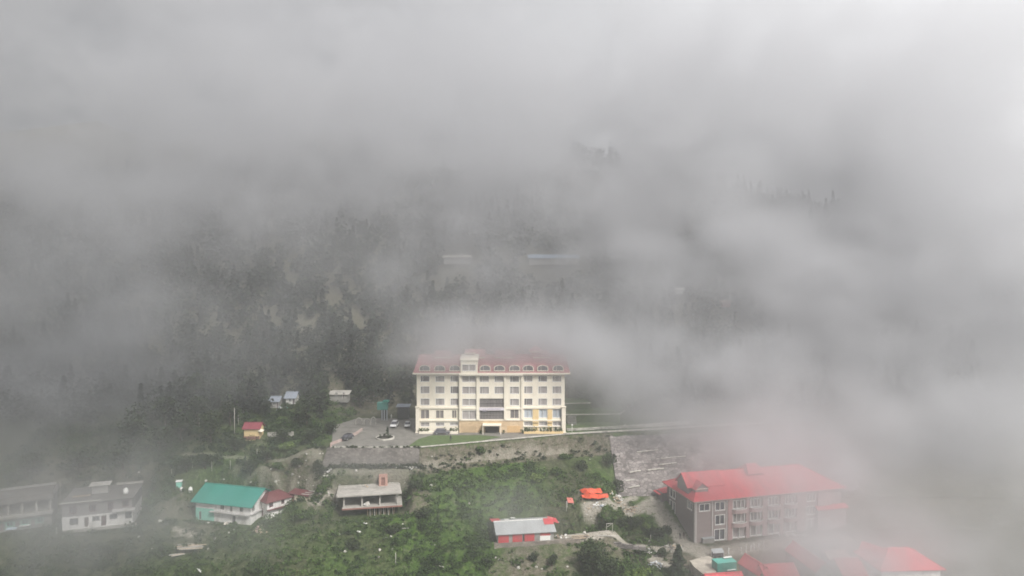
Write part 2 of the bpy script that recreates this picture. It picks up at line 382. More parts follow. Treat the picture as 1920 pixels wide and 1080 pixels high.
pm = nt.nodes.new('ShaderNodeMath'); pm.operation = 'MULTIPLY'; pm.inputs[1].default_value = .55; nt.links.new(patch, pm.inputs[0])
c1 = mixc(pm.outputs[0], c0, earth)
bb_ = nt.nodes.new('ShaderNodeMath'); bb_.operation = 'MULTIPLY'; nt.links.new(attr('bare'), bb_.inputs[0]); nt.links.new(rng01(gn(.9, 6), .33, .55), bb_.inputs[1])
c2 = mixc(bb_.outputs[0], c1, earth)
gg = nt.nodes.new('ShaderNodeMath'); gg.operation = 'MULTIPLY'; nt.links.new(attr('gravel'), gg.inputs[0]); nt.links.new(rng01(gn(1.3, 6), .30, .46), gg.inputs[1])
nt.links.new(mixc(gg.outputs[0], c2, gravc), b.inputs['Base Color'])
bp = nt.nodes.new('ShaderNodeBump'); bp.inputs['Strength'].default_value = .9; bp.inputs['Distance'].default_value = .6; nt.links.new(gn(1.1, 8, .7), bp.inputs['Height']); nt.links.new(bp.outputs[0], b.inputs['Normal'])
me.materials.append(gm)
g = bpy.data.objects.new('ground', me); COL.objects.link(g); tag(g, 'green and earthy mountain slope that carries the village', 'ground', kind='structure')

# ------------------------------------------------------------------ shared materials
CREAM = mat('cream_plaster', (.86, .80, .68), var=.06, scale=.3, stretch=(1, 1, .25), dirt=(.58, .50, .40), dirt_amt=.45, fine=.35)
CREAM2 = mat('pale_trim', (.82, .76, .64), var=.05, scale=.5)
YELLOW = mat('ochre_plaster', (.74, .56, .30), var=.08, scale=.5)
TAN = stone_mat('tan_stone_cladding', (.48, .34, .20), (.70, .54, .36), 1.2)
WHITE = mat('white_paint', (.80, .79, .76), rough=.6, var=.05, scale=1)
REDROOF = mat('faded_red_sheet', (.42, .085, .09), rough=.5, var=.14, scale=.5, stretch=(1, .15, .15))
ROSE = mat('rose_roof', (.45, .205, .21), rough=.6, var=.10, scale=.4, stretch=(1, .2, .2))
BRIGHTRED = mat('bright_red_sheet', (.56, .095, .108), rough=.55, var=.16, scale=.9, stretch=(1.6, .25, .25), dirt=(.36, .12, .115), dirt_amt=.6)
GLASS = mat('window_glass', (.10, .10, .115), rough=.12, var=.5, scale=.33, spec=.5)
CURTAIN = mat('curtained_glass', (.38, .35, .34), rough=.25, var=.3, scale=.45, stretch=(3, 3, .2), spec=.5)
HAZYGLASS = mat('dim_room_glass', (.21, .195, .19), rough=.15, var=.4, scale=.4, stretch=(2, 2, .3), spec=.5)
BLUECURT = mat('blue_grey_curtain', (.44, .48, .52), rough=.3, var=.25, scale=.6, stretch=(4, 4, .2))
DARK = mat('dark_opening', (.022, .021, .022), var=.3)
GREY = mat('grey_concrete', (.30, .29, .27), var=.2, scale=.7, dirt=(.14, .135, .125), dirt_amt=.7)
LCONC = mat('raw_concrete', (.40, .38, .345), var=.16, scale=.8, dirt=(.20, .19, .17), dirt_amt=.7)
GSTONE = stone_mat('grey_masonry', (.075, .068, .06), (.27, .245, .225), 1.1, (.11, .10, .09))
RSTONE = stone_mat('rubble_masonry', (.07, .062, .058), (.36, .325, .31), .9, (.10, .09, .085))
DIRTWHITE = mat('stained_whitewash', (.76, .745, .72), var=.08, scale=.6, stretch=(1, 1, .5), dirt=(.30, .28, .25), dirt_amt=.75, fine=.55)
MUDWHITE = mat('muddy_whitewash', (.62, .60, .57), var=.15, scale=.7, dirt=(.22, .20, .17), dirt_amt=.9, fine=.9)
TEAL = mat('teal_sheet', (.022, .225, .175), rough=.45, var=.13, scale=.35, stretch=(1, .15, .15), dirt=(.05, .24, .21), dirt_amt=.5)
MINT = mat('mint_wall', (.24, .58, .47), var=.10, scale=.6)
DARKRED = mat('dark_red_sheet', (.13, .035, .038), rough=.6, var=.2, scale=.6, dirt=(.16, .09, .08), dirt_amt=.4)
BRICK = mat('red_brickwork', (.25, .125, .10), var=.25, scale=2.0)
TIN = mat('grey_tin', (.38, .395, .40), rough=.45, var=.12, scale=.6, stretch=(1, .2, .2), dirt=(.27, .27, .27), dirt_amt=.5)
RUSTTIN = mat('worn_pale_tin', (.46, .45, .44), rough=.55, var=.25, scale=.7, dirt=(.20, .17, .15), dirt_amt=.8)
REDSHEET = mat('red_wall_sheet', (.50, .055, .065), rough=.6, var=.15, scale=.8, dirt=(.36, .16, .15), dirt_amt=.5)
WOOD = mat('weathered_wood', (.27, .21, .15), var=.35, scale=1.5)
PALEWOOD = mat('pale_cut_wood', (.50, .40, .29), var=.3, scale=2)
DARKMETAL = mat('dark_metal', (.06, .06, .06), rough=.5, var=.2)
ROCK = mat('pale_rock', (.50, .48, .44), var=.25, scale=1.2)
DROCK = mat('grey_rock', (.24, .225, .21), var=.3, scale=1.2)
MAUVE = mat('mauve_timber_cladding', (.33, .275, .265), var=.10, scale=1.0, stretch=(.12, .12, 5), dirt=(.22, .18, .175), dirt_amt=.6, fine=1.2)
MAUVE2 = mat('dark_mauve_shade_and_doors', (.225, .195, .195), var=.10, scale=.8, stretch=(.12, .12, 5))  # mauve darkened to paint shade on the lodge's left side; doors share it
PINKPL = mat('pink_plaster', (.42, .27, .26), var=.08, scale=.6)
OLDPINK = mat('pale_pink_plaster', (.44, .33, .32), var=.08, scale=.6)
ORANGE = mat('orange_tarpaulin', (.62, .085, .035), rough=.55, var=.3, scale=1.4, dirt=(.42, .07, .03), dirt_amt=.6)
TRUNK = mat('bark', (.09, .07, .055), var=.3, scale=2)
LEAF_D = leaf_mat('dark_leaves', (.010, .018, .008), (.050, .070, .026))
LEAF_M = leaf_mat('mid_leaves', (.014, .032, .008), (.080, .135, .030))
LEAF_L = leaf_mat('bright_leaves', (.035, .070, .012), (.16, .225, .05))
LEAF_C = leaf_mat('conifer_needles', (.012, .022, .011), (.058, .085, .042))
def plant_leaf(nm): return {'d': LEAF_D, 'm': LEAF_M, 'l': LEAF_L, 'c': LEAF_C}[nm]

# ------------------------------------------------------------------ windows, doors and simple houses
ZUP = Vector((0, 0, 1))
def window(parent, B, op, frame, pane, name='window', fr=.09, mull=(1, 0), depth=.2, proud=.03, sill=False, mulls=None):
    a, b_, c, d = op[:4]; mb = MB()
    mb.bb(B, a, a + fr, -depth, proud, c, d); mb.bb(B, b_ - fr, b_, -depth, proud, c, d)
    mb.bb(B, a + fr, b_ - fr, -depth, proud, d - fr, d); mb.bb(B, a + fr, b_ - fr, -depth, proud, c, c + fr)
    xs = mulls if mulls is not None else [a + (b_ - a) * (i + 1) / (mull[0] + 1) for i in range(mull[0])]
    for x in xs: mb.bb(B, x - fr * .4, x + fr * .4, -depth + .03, proud - .02, c + fr, d - fr)
    for j in range(mull[1]):
        z = c + (d - c) * (j + 1) / (mull[1] + 1); mb.bb(B, a + fr, b_ - fr, -depth + .035, proud - .025, z - fr * .3, z + fr * .3)
    if sill: mb.bb(B, a - .1, b_ + .1, proud + .005, proud + .12, c - .12, c - .01)
    f = mb.build(name, frame, parent)
    mp = MB(); mp.bb(B, a + .02, b_ - .02, -depth - .06, -depth + .0, c + .02, d - .02); mp.build('pane', pane, f)
    return f
def door(parent, B, op, frame, leaf, name='door', depth=.15):
    a, b_, c, d = op[:4]; mb = MB()
    mb.bb(B, a + .08, b_ - .08, -depth - .05, -depth, c, d - .08)
    o = mb.build(name, leaf, parent)
    mf = MB(); mf.bb(B, a, a + .08, -depth - .05, .02, c, d); mf.bb(B, b_ - .08, b_, -depth - .05, .02, c, d); mf.bb(B, a + .08, b_ - .08, -depth - .05, .02, d - .08, d)
    mf.build('frame', frame, o); return o
def sides(L, W):     # wall bases of a rectangular house, origin at the front left corner, front facing -y
    X, Y = Vector((1, 0, 0)), Vector((0, 1, 0))
    return {'f': (Vector((0, 0, 0)), X, -Y), 'b': (Vector((L, W, 0)), -X, Y), 'l': (Vector((0, W, 0)), -Y, -X), 'r': (Vector((L, 0, 0)), Y, X)}
def shell(root, L, W, H, ops, wm, name='wall', z0=-2.5, depth=.22, gable=0., gable_axis='x', mats=None):
    """four walls with openings; a gable triangle on the short ends"""
    mb = MB(); S = sides(L, W)
    for k in 'fblr':
        mi = (mats or {}).get(k, 0); o = ops.get(k, ())
        mb.wall(S[k], 0, L if k in 'fb' else W, z0, H, o, depth, mi)
    if gable:
        if gable_axis == 'x':
            for x in (0, L):
                p = [(x, 0, H), (x, W, H), (x, W / 2, H + gable)]; mb.poly(p if x else p[::-1], (mats or {}).get('r' if x else 'l', 0))
        else:
            for y in (0, W):
                p = [(0, y, H), (L, y, H), (L / 2, y, H + gable)]; mb.poly(p[::-1] if y else p, (mats or {}).get('b' if y else 'f', 0))
    # a floor slab inside, so that openings do not show the sky
    mb.box(.05, L - .05, .05, W - .05, -.2, 0, 0)
    return mb.build(name, wm, root)
def gable_roof(root, L, W, H, rise, ov, m, th=.12, name='roof', ovx=None, ridge_m=None, split=.5):
    ovx = ov if ovx is None else ovx; yr = W * split; mb = MB()
    s1 = rise / yr; s2 = rise / (W - yr); zl = H - s1 * ov + .06; z2 = H - s2 * ov + .06; zr = H + rise + .06
    mb.slab([(-ovx, -ov, zl), (L + ovx, -ov, zl), (L + ovx, yr, zr), (-ovx, yr, zr)], th)
    mb.slab([(-ovx, yr + .002, zr), (L + ovx, yr + .002, zr), (L + ovx, W + ov, z2), (-ovx, W + ov, z2)], th)
    o = mb.build(name, m, root)
    rm = MB(); rm.box(-ovx - .02, L + ovx + .02, yr - .16, yr + .16, zr - .04, zr + .07); rm.build('ridge_cap', ridge_m or m, o)
    return o
def hip_roof(root, L, W, H, rise, ov, m, th=.14, name='roof', hipl=None):
    h = W / 2 + ov if hipl is None else hipl; a, b_, c, d = -ov, L + ov, -ov, W + ov; z0 = H; zr = H + rise; mb = MB(); ym = W / 2
    e = [(a, c, z0), (b_, c, z0), (b_, d, z0), (a, d, z0)]; r0, r1 = (a + h, ym, zr), (b_ - h, ym, zr)
    mb.poly([e[0], e[1], r1, r0]); mb.poly([e[2], e[3], r0, r1]); mb.poly([e[1], e[2], r1]); mb.poly([e[3], e[0], r0])
    lo = [(p[0], p[1], z0 - th) for p in e]
    for i in range(4): mb.poly([e[i], lo[i], lo[(i + 1) % 4], e[(i + 1) % 4]])
    mb.poly(lo[::-1])
    o = mb.build(name, m, root)
    rm = MB(); rm.cyl(r0, r1, .13, n=6)
    for p, q_ in ((e[0], r0), (e[3], r0), (e[1], r1), (e[2], r1)): rm.cyl(p, q_, .10, n=6)
    rm.build('ridge_cap', m, o); return o
def rotz_from(p, q_): return math.atan2(q_.y - p.y, q_.x - p.x)

def pix(P):
    d = Vector(P) - Vector((0, 0, CAMZ)); f = d.y * CP - d.z * SP; u = d.y * SP + d.z * CP
    return 960 + FPX * d.x / f, 540 - FPX * u / f

# ------------------------------------------------------------------ the hotel
HY = 188.0
hx0 = at(740 + 912 / 5.047, 812, HY).x
def hx(cx): return at(740 + cx / 5.047, 812, HY).x - hx0
def hz(cyy, Y=HY): return at(960, 630 + cyy / 5.047, Y).z
hotel = thing('hotel', (hx0, HY, 0), 'wide five storey cream hotel under a rose red roof with dormers', 'hotel')
XW, YW = Vector((1, 0, 0)), Vector((0, 1, 0))
BW = (Vector((0, 0, 0)), XW, -YW); BC = (Vector((0, -.5, 0)), XW, -YW)
zE = hz(362); DEP = 14.0
def ops_(lst): return [(hx(a), hx(b), hz(d), hz(c)) for a, b, c, d in lst]
R5, R4, R3 = (377, 434), (475, 545), (590, 656)
LB, RB, CB = [(245, 332), (387, 473), (528, 606)], [(1224, 1305), (1358, 1443), (1492, 1578)], [(805, 895), (945, 1033), (1090, 1178)]
upL = ops_([(a, b, *r) for r in (R5, R4, R3) for a, b in LB]); upR = ops_([(a, b, *r) for r in (R5, R4, R3) for a, b in RB])
upC = ops_([(a, b, *r) for r in (R5, R4) for a, b in CB] + [(1090, 1178, *R3)])
dbl = ops_([(640, 772, *r) for r in (R5, R4, R3)]); 
lowL = ops_([(245, 330, 697, 785), (388, 467, 700, 782), (540, 588, 700, 780)]); lowR = ops_([(1224, 1303, 692, 774), (1366, 1443, 692, 774), (1495, 1578, 692, 774)])
gL = ops_([(245, 330, 818, 856), (388, 470, 818, 852), (522, 600, 818, 848)]); gR = ops_([(1224, 1303, 812, 850), (1366, 1443, 812, 850), (1495, 1578, 812, 850)])
lowC = ops_([(640, 772, 700, 785), (1092, 1176, 692, 778)]); glz = ops_([(805, 1031, 588, 672), (805, 1031, 700, 784)]); dr = ops_([(855, 992, 836, 922)])
zT, zG = hz(668), hz(790)      # top of the ornate lower floors, top of the stone ground floor
mb = MB()
mb.wall(BW, hx(210), hx(612), zT, zE, upL); mb.wall(BW, hx(1215), hx(1608), zT, zE, upR); mb.wall(BC, hx(612), hx(1215), zT, zE, upC + dbl + [glz[0]])
for x in (612, 1215): mb.box(hx(x) - .01, hx(x) + .01, -.5, 0, -.3, zE)
xl, xr = hx(210), hx(1608)
mb.poly([(xl, DEP, -1), (xl, 0, -1), (xl, 0, zE), (xl, DEP, zE)]); mb.poly([(xr, 0, -1), (xr, DEP, -1), (xr, DEP, zE), (xr, 0, zE)]); mb.poly([(xr, DEP, -1), (xl, DEP, -1), (xl, DEP, zE), (xr, DEP, zE)])
mb.build('upper_wall', CREAM, hotel)
mb = MB(); mb.wall(BW, hx(210), hx(612), -.6, zT, lowL + gL); mb.build('lower_wall', CREAM2, hotel); mb = MB(); mb.wall(BW, hx(1215), hx(1608), -.6, zT, lowR + gR); mb.build('lower_wall', CREAM2, hotel)
mb = MB(); mb.wall(BC, hx(612), hx(1215), zG, zT, lowC + [glz[1]]); mb.build('entrance_wall', CREAM, hotel)
mb = MB(); mb.wall(BC, hx(612), hx(1215), -.6, zG, dr, .5); mb.build('stone_base', TAN, hotel)
mb = MB(); mb.box(xl + .3, xr - .3, 1.2, DEP - .3, 0, zE - .1); mb.build('interior_core', DARK, hotel)
for i, o in enumerate(upL + upR + upC):
    w_ = o[1] - o[0]; window(hotel, BW if i < 18 else BC, o, WHITE, CURTAIN if (i * 7) % 5 else HAZYGLASS, fr=.10, mulls=[o[0] + w_ * .27], mull=(0, 0))
for o in dbl + [lowC[0]]: window(hotel, BC, o, WHITE, CURTAIN, fr=.10, mulls=[o[0] + (o[1] - o[0]) * .49, o[0] + (o[1] - o[0]) * .51])
for o in lowL: window(hotel, BW, o, CREAM2, HAZYGLASS, fr=.12, mull=(1, 0))
for o in lowR: window(hotel, BW, o, WHITE, BLUECURT, fr=.10, mull=(1, 0))
for o in gL + gR: window(hotel, BW, o, WHITE, CURTAIN, fr=.08, mull=(1, 0))
window(hotel, BC, lowC[1], CREAM2, HAZYGLASS, fr=.12, mull=(1, 0))
for o in glz:
    f = window(hotel, BC, o, mat('bronze_frame', (.26, .24, .23), rough=.4), HAZYGLASS, name='glazed_front', fr=.08, mull=(7, 1))
for o in dr: door(hotel, BC, o, PALEWOOD, mat('tinted_door_glass', (.055, .045, .04), rough=.1, var=.3), name='entrance_door', depth=.45)
mb = MB()       # cornices and bands
for a, b, c, d, B_ in ((205, 612, 672, 686, BW), (1215, 1615, 672, 686, BW), (238, 608, 792, 806, BW), (1218, 1592, 790, 802, BW), (1218, 1592, 851, 859, BW)):
    mb.bb(B_, hx(a), hx(b), .003, .3, hz(d), hz(c))
mb.bb(BC, hx(1040), hx(1213), .003, .25, hz(690), hz(676)); mb.bb(BC, hx(614), hx(800), .003, .2, hz(690), hz(676)); mb.bb(BC, hx(614), hx(1213), .003, .18, hz(796), hz(788))
mb.build('cornice', CREAM2, hotel)
for a, b in ((203, 237), (1580, 1617)):
    mb = MB(); mb.bb(BW, hx(a), hx(b), .32, .75, -.4, hz(672)); mb.bb(BW, hx(a) - .12, hx(b) + .12, .3, .9, hz(672), hz(662)); mb.bb(BW, hx(a) - .12, hx(b) + .12, .3, .95, -.4, hz(905)); mb.build('corner_pier', CREAM2, hotel)
for a, b in ((1308, 1361), (1447, 1490)):
    mb = MB(); mb.bb(BW, hx(a), hx(b), .004, .16, hz(898), hz(692)); mb.bb(BW, hx(a) - .1, hx(b) + .1, .32, .5, hz(815), hz(804)); mb.build('ochre_pier', YELLOW, hotel)
for a, b in ((614, 632), (776, 800), (1036, 1058), (1196, 1213)):
    mb = MB(); mb.bb(BC, hx(a), hx(b), .2, .34, zG + .1, zE - .05); mb.build('pilaster', CREAM2, hotel)
mb = MB(); mb.bb(BC, hx(800), hx(1036), .004, .35, hz(699), hz(674)); o = mb.build('sign_band', mat('pale_lilac_band', (.66, .62, .66), var=.05), hotel)
ms = MB()       # faint, unreadable lettering and a scribbled crest on the band
for k in range(13):
    x = hx(880 + k * 9.5); ms.bb(BC, x, x + .10, .36, .38, hz(692), hz(681)); ms.bb(BC, x + .10, x + .22, .36, .38, hz(692) + .2 * (k % 3), hz(692) + .2 * (k % 3) + .08)
for k in range(5):
    x = hx(836 + k * 7); ms.bb(BC, x, x + .09, .36, .38, hz(712 - 5 * (k % 2)), hz(684 + 4 * (k % 3)))
ms.build('sign_lettering', mat('lilac_lettering', (.40, .37, .45), var=.05), o)
for a, b, c, d, m_ in ((652, 772, 850, 926, mat('brown_panel', (.50, .37, .23), var=.1)), (1064, 1192, 846, 916, mat('amber_panel', (.64, .43, .22), var=.08))):
    mb = MB(); mb.bb(BC, hx(a), hx(b), .004, .07, max(hz(d), .05), hz(c)); mb.build('wall_panel', m_, hotel)
mb = MB(); mb.bb(BC, hx(835), hx(1010), .01, 2.2, hz(832), hz(822)); mb.bb(BC, hx(836), hx(842), 1.9, 2.1, 0, hz(832)); mb.bb(BC, hx(1003), hx(1009), 1.9, 2.1, 0, hz(832)); mb.build('entrance_canopy', CREAM2, hotel)
for a, b in ((1222, 1592), (240, 604)):
    mb = MB(); mb.bb(BW, hx(a), hx(b), .8, 1.9, -.3, .55); mb.build('planter_wall', YELLOW if a > 999 else CREAM2, hotel)
# roof
yR = DEP / 2; zR = hz(176, HY + yR); zEv = hz(352, HY - 1); sl = (zR - zEv) / (yR + 1)
a0, a1, r0, r1 = hx(180), hx(1655), hx(206), hx(1636); mb = MB()
F = [(a0, -1, zEv), (a1, -1, zEv), (r1, yR, zR), (r0, yR, zR)]; Bk = [(a1, DEP + 1, zEv), (a0, DEP + 1, zEv), (r0, yR, zR), (r1, yR, zR)]
mb.poly(F); mb.poly(Bk); mb.poly([(a0, DEP + 1, zEv), (a0, -1, zEv), (r0, yR, zR)]); mb.poly([(a1, -1, zEv), (a1, DEP + 1, zEv), (r1, yR, zR)])
mb.poly([(a0, -1, zEv - .02), (a0, DEP + 1, zEv - .02), (a1, DEP + 1, zEv - .02), (a1, -1, zEv - .02)])
mb.build('roof', ROSE, hotel)
mb = MB(); mb.box(a0 - .02, a1 + .02, -1.14, -1.005, zEv - .34, zEv + .1); mb.box(hx(612), hx(1215), -1.5, -1.145, zEv - .55, zEv - .05); mb.box(a0 - .15, a0 - .025, -1, DEP + 1, zEv - .3, zEv + .1); mb.box(a1 + .025, a1 + .15, -1, DEP + 1, zEv - .3, zEv + .1)
mb.build('eave_fascia', CREAM2, hotel)
mb = MB(); mb.cyl((r0, yR, zR + .05), (r1, yR, zR + .05), .16, n=8); mb.build('ridge_cap', ROSE, hotel)
def roof_y(cyy):            # depth at which the roof plane shows at this height of the crop
    return min((k * .05 for k in range(-10, 130)), key=lambda y: abs(pix((0, HY + y, zEv + sl * (y + 1)))[1] - (630 + cyy / 5.047)))
yd = roof_y(332)
for cx, m_ in ((288, 0), (430, 0), (572, 0), (857, 1), (992, 1), (1135, 1), (1263, 1), (1400, 0), (1545, 0)):
    x = hx(cx); w2 = 1.55; zb = zEv + sl * (yd + 1); h = 1.65; n = 12
    arc = [(w2 * math.cos(math.pi * i / n), .75 + .95 * math.sin(math.pi * i / n)) for i in range(n + 1)]
    mb = MB(); y0, y1 = yd - .25, yd + 3.2
    for i in range(n):
        (xa, za), (xb, zb2) = arc[i], arc[i + 1]
        mb.poly([(x + xa, y0, zb + za), (x + xb, y0, zb + zb2), (x + xb, y1, zb + zb2 + .2), (x + xa, y1, zb + za + .2)], 0, True)
    for s_ in (-1, 1): mb.poly([(x + s_ * w2, y0, zb - .1), (x + s_ * w2, y0, zb + .75), (x + s_ * w2, y1, zb + .95), (x + s_ * w2, y1, zb - .1)])
    dm = mb.build('dormer', ROSE, hotel)
    mt = MB()
    for i in range(n):
        (xa, za), (xb, zb2) = arc[i], arc[i + 1]; k_ = .86
        mt.poly([(x + xa * k_, y0 - .05, zb + .75 + (za - .75) * k_), (x + xb * k_, y0 - .05, zb + .75 + (zb2 - .75) * k_), (x + xb * 1.03, y0 - .05, zb + .75 + (zb2 - .75) * 1.05), (x + xa * 1.03, y0 - .05, zb + .75 + (za - .75) * 1.05)])
    mt.box(x - 1.55, x + 1.55, y0 - .12, y0, zb + .0, zb + .22); mt.box(x - 1.5, x - 1.33, y0 - .08, y0, zb + .22, zb + .8); mt.box(x + 1.33, x + 1.5, y0 - .08, y0, zb + .22, zb + .8); mt.box(x - .5, x - .42, y0 - .06, y0, zb + .2, zb + 1.5)
    mt.build('dormer_trim', CREAM2, dm)
    mg = MB(); mg.poly([(x - 1.33, y0 + .06, zb + .2), (x + 1.33, y0 + .06, zb + .2)] + [(x + a_ * .86, y0 + .06, zb + .75 + (b2 - .75) * .86) for a_, b2 in arc]); mg.build('dormer_glass', GLASS, dm)
# the tall dormer over the stair bay
zt0, zt1 = zEv - .2, hz(222); ow = (hx(641), hx(771), hz(326), hz(262))
mb = MB(); mb.wall((Vector((0, -1.16, 0)), XW, -YW), hx(630), hx(785), zt0, zt1, [ow]); 
for x in (630, 785): mb.box(hx(x) - .05, hx(x) + .05, -1.14, 5, zt0, zt1)
td = mb.build('stair_dormer', CREAM2, hotel)
window(td, (Vector((0, -1.16, 0)), XW, -YW), ow, WHITE, CURTAIN, fr=.12, mulls=[ow[0] + (ow[1] - ow[0]) * .48, ow[0] + (ow[1] - ow[0]) * .52])
mb = MB(); mb.slab([(hx(622), -1.45, zt1 + .1), (hx(793), -1.45, zt1 + .1), (hx(793), 5, zt1 + .9), (hx(622), 5, zt1 + .9)], .25); mb.build('dormer_roof', CREAM2, td)
for a, b, top in ((372, 532, 136), (658, 852, 124), (945, 1127, 130), (1302, 1452, 135)):      # long shed dormers near the ridge
    yf = roof_y(208); zf = hz(200, HY + yf); zt = hz(top, HY + yR + .6); mb = MB()
    mb.slab([(hx(a) * 1.03, yf - .2, zf), (hx(b) * 1.03, yf - .2, zf), (hx(b) * 1.035, yR + .6, zt), (hx(a) * 1.035, yR + .6, zt)], .15)
    mb.poly([(hx(b) * 1.035, yR + .6, zt - .1), (hx(a) * 1.035, yR + .6, zt - .1), (hx(a) * 1.04, yR + 5, zEv + 2), (hx(b) * 1.04, yR + 5, zEv + 2)])
    for x in (a, b): mb.poly([(hx(x) * 1.03, yf, zf - .8), (hx(x) * 1.03, yf, zf - .1), (hx(x) * 1.035, yR + .6, zt - .1), (hx(x) * 1.035, yR + .6, zR - 1)])
    sd = mb.build('ridge_dormer', ROSE, hotel)
    mf = MB(); mf.box(hx(a) * 1.03, hx(b) * 1.03, yf - .32, yf - .22, zf - .28, zf + .08); mf.box(hx(a) * 1.03 + .2, hx(b) * 1.03 - .2, yf + .02, yf + .1, zf - .9, zf - .3); mf.build('dormer_fascia', CREAM2, sd)
def cupola(cx, w, cz0, cz1, y):
    x = hx(cx) * 1.03; z0, z1 = hz(cz0, HY + y), hz(cz1, HY + y); mb = MB()
    mb.box(x - w * .38, x + w * .38, y - w * .38, y + w * .38, z0 - 1.6, z0)
    e = [(x - w / 2, y - w / 2, z0), (x + w / 2, y - w / 2, z0), (x + w / 2, y + w / 2, z0), (x - w / 2, y + w / 2, z0)]; t = (x, y, z1)
    for i in range(4): mb.poly([e[i], e[(i + 1) % 4], t])
    mb.poly(e[::-1]); o = mb.build('cupola', ROSE, hotel)
    mf = MB(); mf.box(x - w / 2 - .03, x + w / 2 + .03, y - w / 2 - .1, y - w / 2 - .005, z0 - .12, z0 + .14); mf.build('cupola_fascia', CREAM2, o)
cupola(710, 3.0, 158, 118, 5.2); cupola(1330, 4.0, 142, 84, 7.0)

# shrubs in the hotel planters, each a plant of its own
def shrub(loc, r, h, n, size, m, label, group=None, name='shrub', cat='shrub', stem=True, seed=None):
    t = thing(name, loc, label, cat, 0, group); g_ = np.random.default_rng(seed if seed is not None else rnd.randrange(1 << 30))
    V, ti = leaves((0, 0, h * .55), (r, r, h * .52), n, size, g=g_); np_quads('foliage', V, plant_leaf(m), ti, t)
    if stem:
        mb = MB()
        for k in range(3):
            a = 2.1 * k; mb.cyl((0, 0, -.3), (r * .3 * math.cos(a), r * .3 * math.sin(a), h * .5), .05 + .02 * h, .02, 6)
        mb.build('stem', TRUNK, t)
    return t
protos = [shrub((0, 0, 0), .5 + .1 * k, 1.0 + .3 * k, 60, .28, 'm', 'x') for k in range(3)]
first = [True] * 3
def place(proto_i, loc, s, label, group):
    if first[proto_i]: o = protos[proto_i]; first[proto_i] = False
    else: o = copy_tree(protos[proto_i])
    o.location = loc; o.scale = (s, s, s); o.rotation_euler.z = rnd.random() * 6.28; tag(o, label, 'shrub', group); return o
for i, cx in enumerate((1233, 1247, 1262, 1278, 1300, 1325, 1380, 1413, 1450, 1475, 1515, 1535, 1555, 1575)):
    place(i % 3, (hx0 + hx(cx), HY - 1.3, .45), .75 + .35 * rnd.random(), 'small dark shrub in the planter along the right wing of the hotel', 'shrubs in the right planter')
for i, cx in enumerate((248, 268, 300, 318, 450, 480, 535, 560, 585)):
    place(i % 3, (hx0 + hx(cx), HY - 1.3, .45), .7 + .3 * rnd.random(), 'small shrub in the pale planter along the left wing of the hotel', 'shrubs in the left planter')
for i, (cx, lb) in enumerate(((820, 'low round shrub just left of the hotel entrance door'), (1028, 'low round shrub just right of the hotel entrance door'), (1208, 'low shrub at the corner where the right planter begins'))):
    place(i, (hx0 + hx(cx), HY - 1.6, -.02), .8, lb, None)

# ------------------------------------------------------------------ forecourt, parking and what stands there
def sheet(name, pts, z, m, label, cat, th=.35, kind='structure'):
    mb = MB(); mb.slab([(p[0], p[1], z) for p in pts], th); return tag(mb.build(name, m), label, cat, kind=kind)
ASPH = mat('pale_worn_paving', (.20, .19, .17), var=.2, scale=.5, dirt=(.10, .097, .085), dirt_amt=.8, fine=.35)
LAWN = mat('short_lawn', (.085, .125, .045), var=.3, scale=.9)
ex = lambda x: float(edge(x))
sheet('parking', [(-46, 172.4), (-24, 172.4), (-14, ex(-14) + .4), (0, ex(0) + .4), (14.6, ex(14.6) + .3), (15, 188.2), (-27, 188.2), (-28, 206), (-47, 206), (-52, 196)], .0, ASPH, 'pale paved forecourt and parking in front of the hotel', 'parking')
sheet('lawn', [(-26.5, 172.7), (-23.5, 172.7), (-8, ex(-8) + .8), (-3, 182.5), (-9, 184.4), (-22, 184.2), (-25, 180)], .004 + .06, LAWN, 'pale green lawn strip before the left wing of the hotel', 'lawn', .06)
def low_wall(name, pts, h, w, m, label, cat='wall', zfun=None, cap=None, dn_=.8):
    mb = MB(); mc = MB()
    for (p, q_) in zip(pts[:-1], pts[1:]):
        p = Vector(p); q_ = Vector(q_); d = (q_ - p); L = d.xy.length
        n = Vector((-d.y, d.x, 0)).normalized() * w / 2; u = d.normalized() * .0
        A = [p - n - u, q_ - n + u, q_ + n + u, p + n - u]; up = Vector((0, 0, h)); dn = Vector((0, 0, -dn_))
        for arr, m0, z0, z1 in ((mb, 0, dn, up),):
            lo = [a_ + z0 for a_ in A]; hi = [a_ + z1 for a_ in A]
            arr.poly(hi); arr.poly(lo[::-1])
            for i in range(4): arr.poly([lo[i], lo[(i + 1) % 4], hi[(i + 1) % 4], hi[i]])
        if cap:
            k_ = 1.25; A2 = [p - n * k_, q_ - n * k_, q_ + n * k_, p + n * k_]; lo = [a_ + up + Vector((0, 0, .003)) for a_ in A2]; hi = [a_ + up + Vector((0, 0, .12)) for a_ in A2]
            mc.poly(hi)
            for i in range(4): mc.poly([lo[i], lo[(i + 1) % 4], hi[(i + 1) % 4], hi[i]])
    o = mb.build(name, m); tag(o, label, cat)
    if cap: mc.build('coping', cap, o)
    return o
KERBW = mat('chalky_kerb', (.52, .50, .45), var=.25, scale=.8, dirt=(.20, .19, .16), dirt_amt=.95, fine=.7)
PINKK = mat('pinkish_kerb', (.42, .31, .28), var=.2, scale=1, dirt=(.5, .46, .42), dirt_amt=.8)
low_wall('parapet', [(-46.2, 172.2, 0), (-35, 172.15, 0), (-24, 172.2, 0)], .12, .35, KERBW, 'low chalky edging wall on top of the stone wall by the parking', dn_=.12)
low_wall('parapet', [(-24, 172.15, 0), (-12, ex(-12) + .1, 0), (0, ex(0) + .1, 0), (14.6, ex(14.6) + .1, 0)], .1, .35, KERBW, 'pale edging wall curving along the hotel lawn and entrance', dn_=.15)
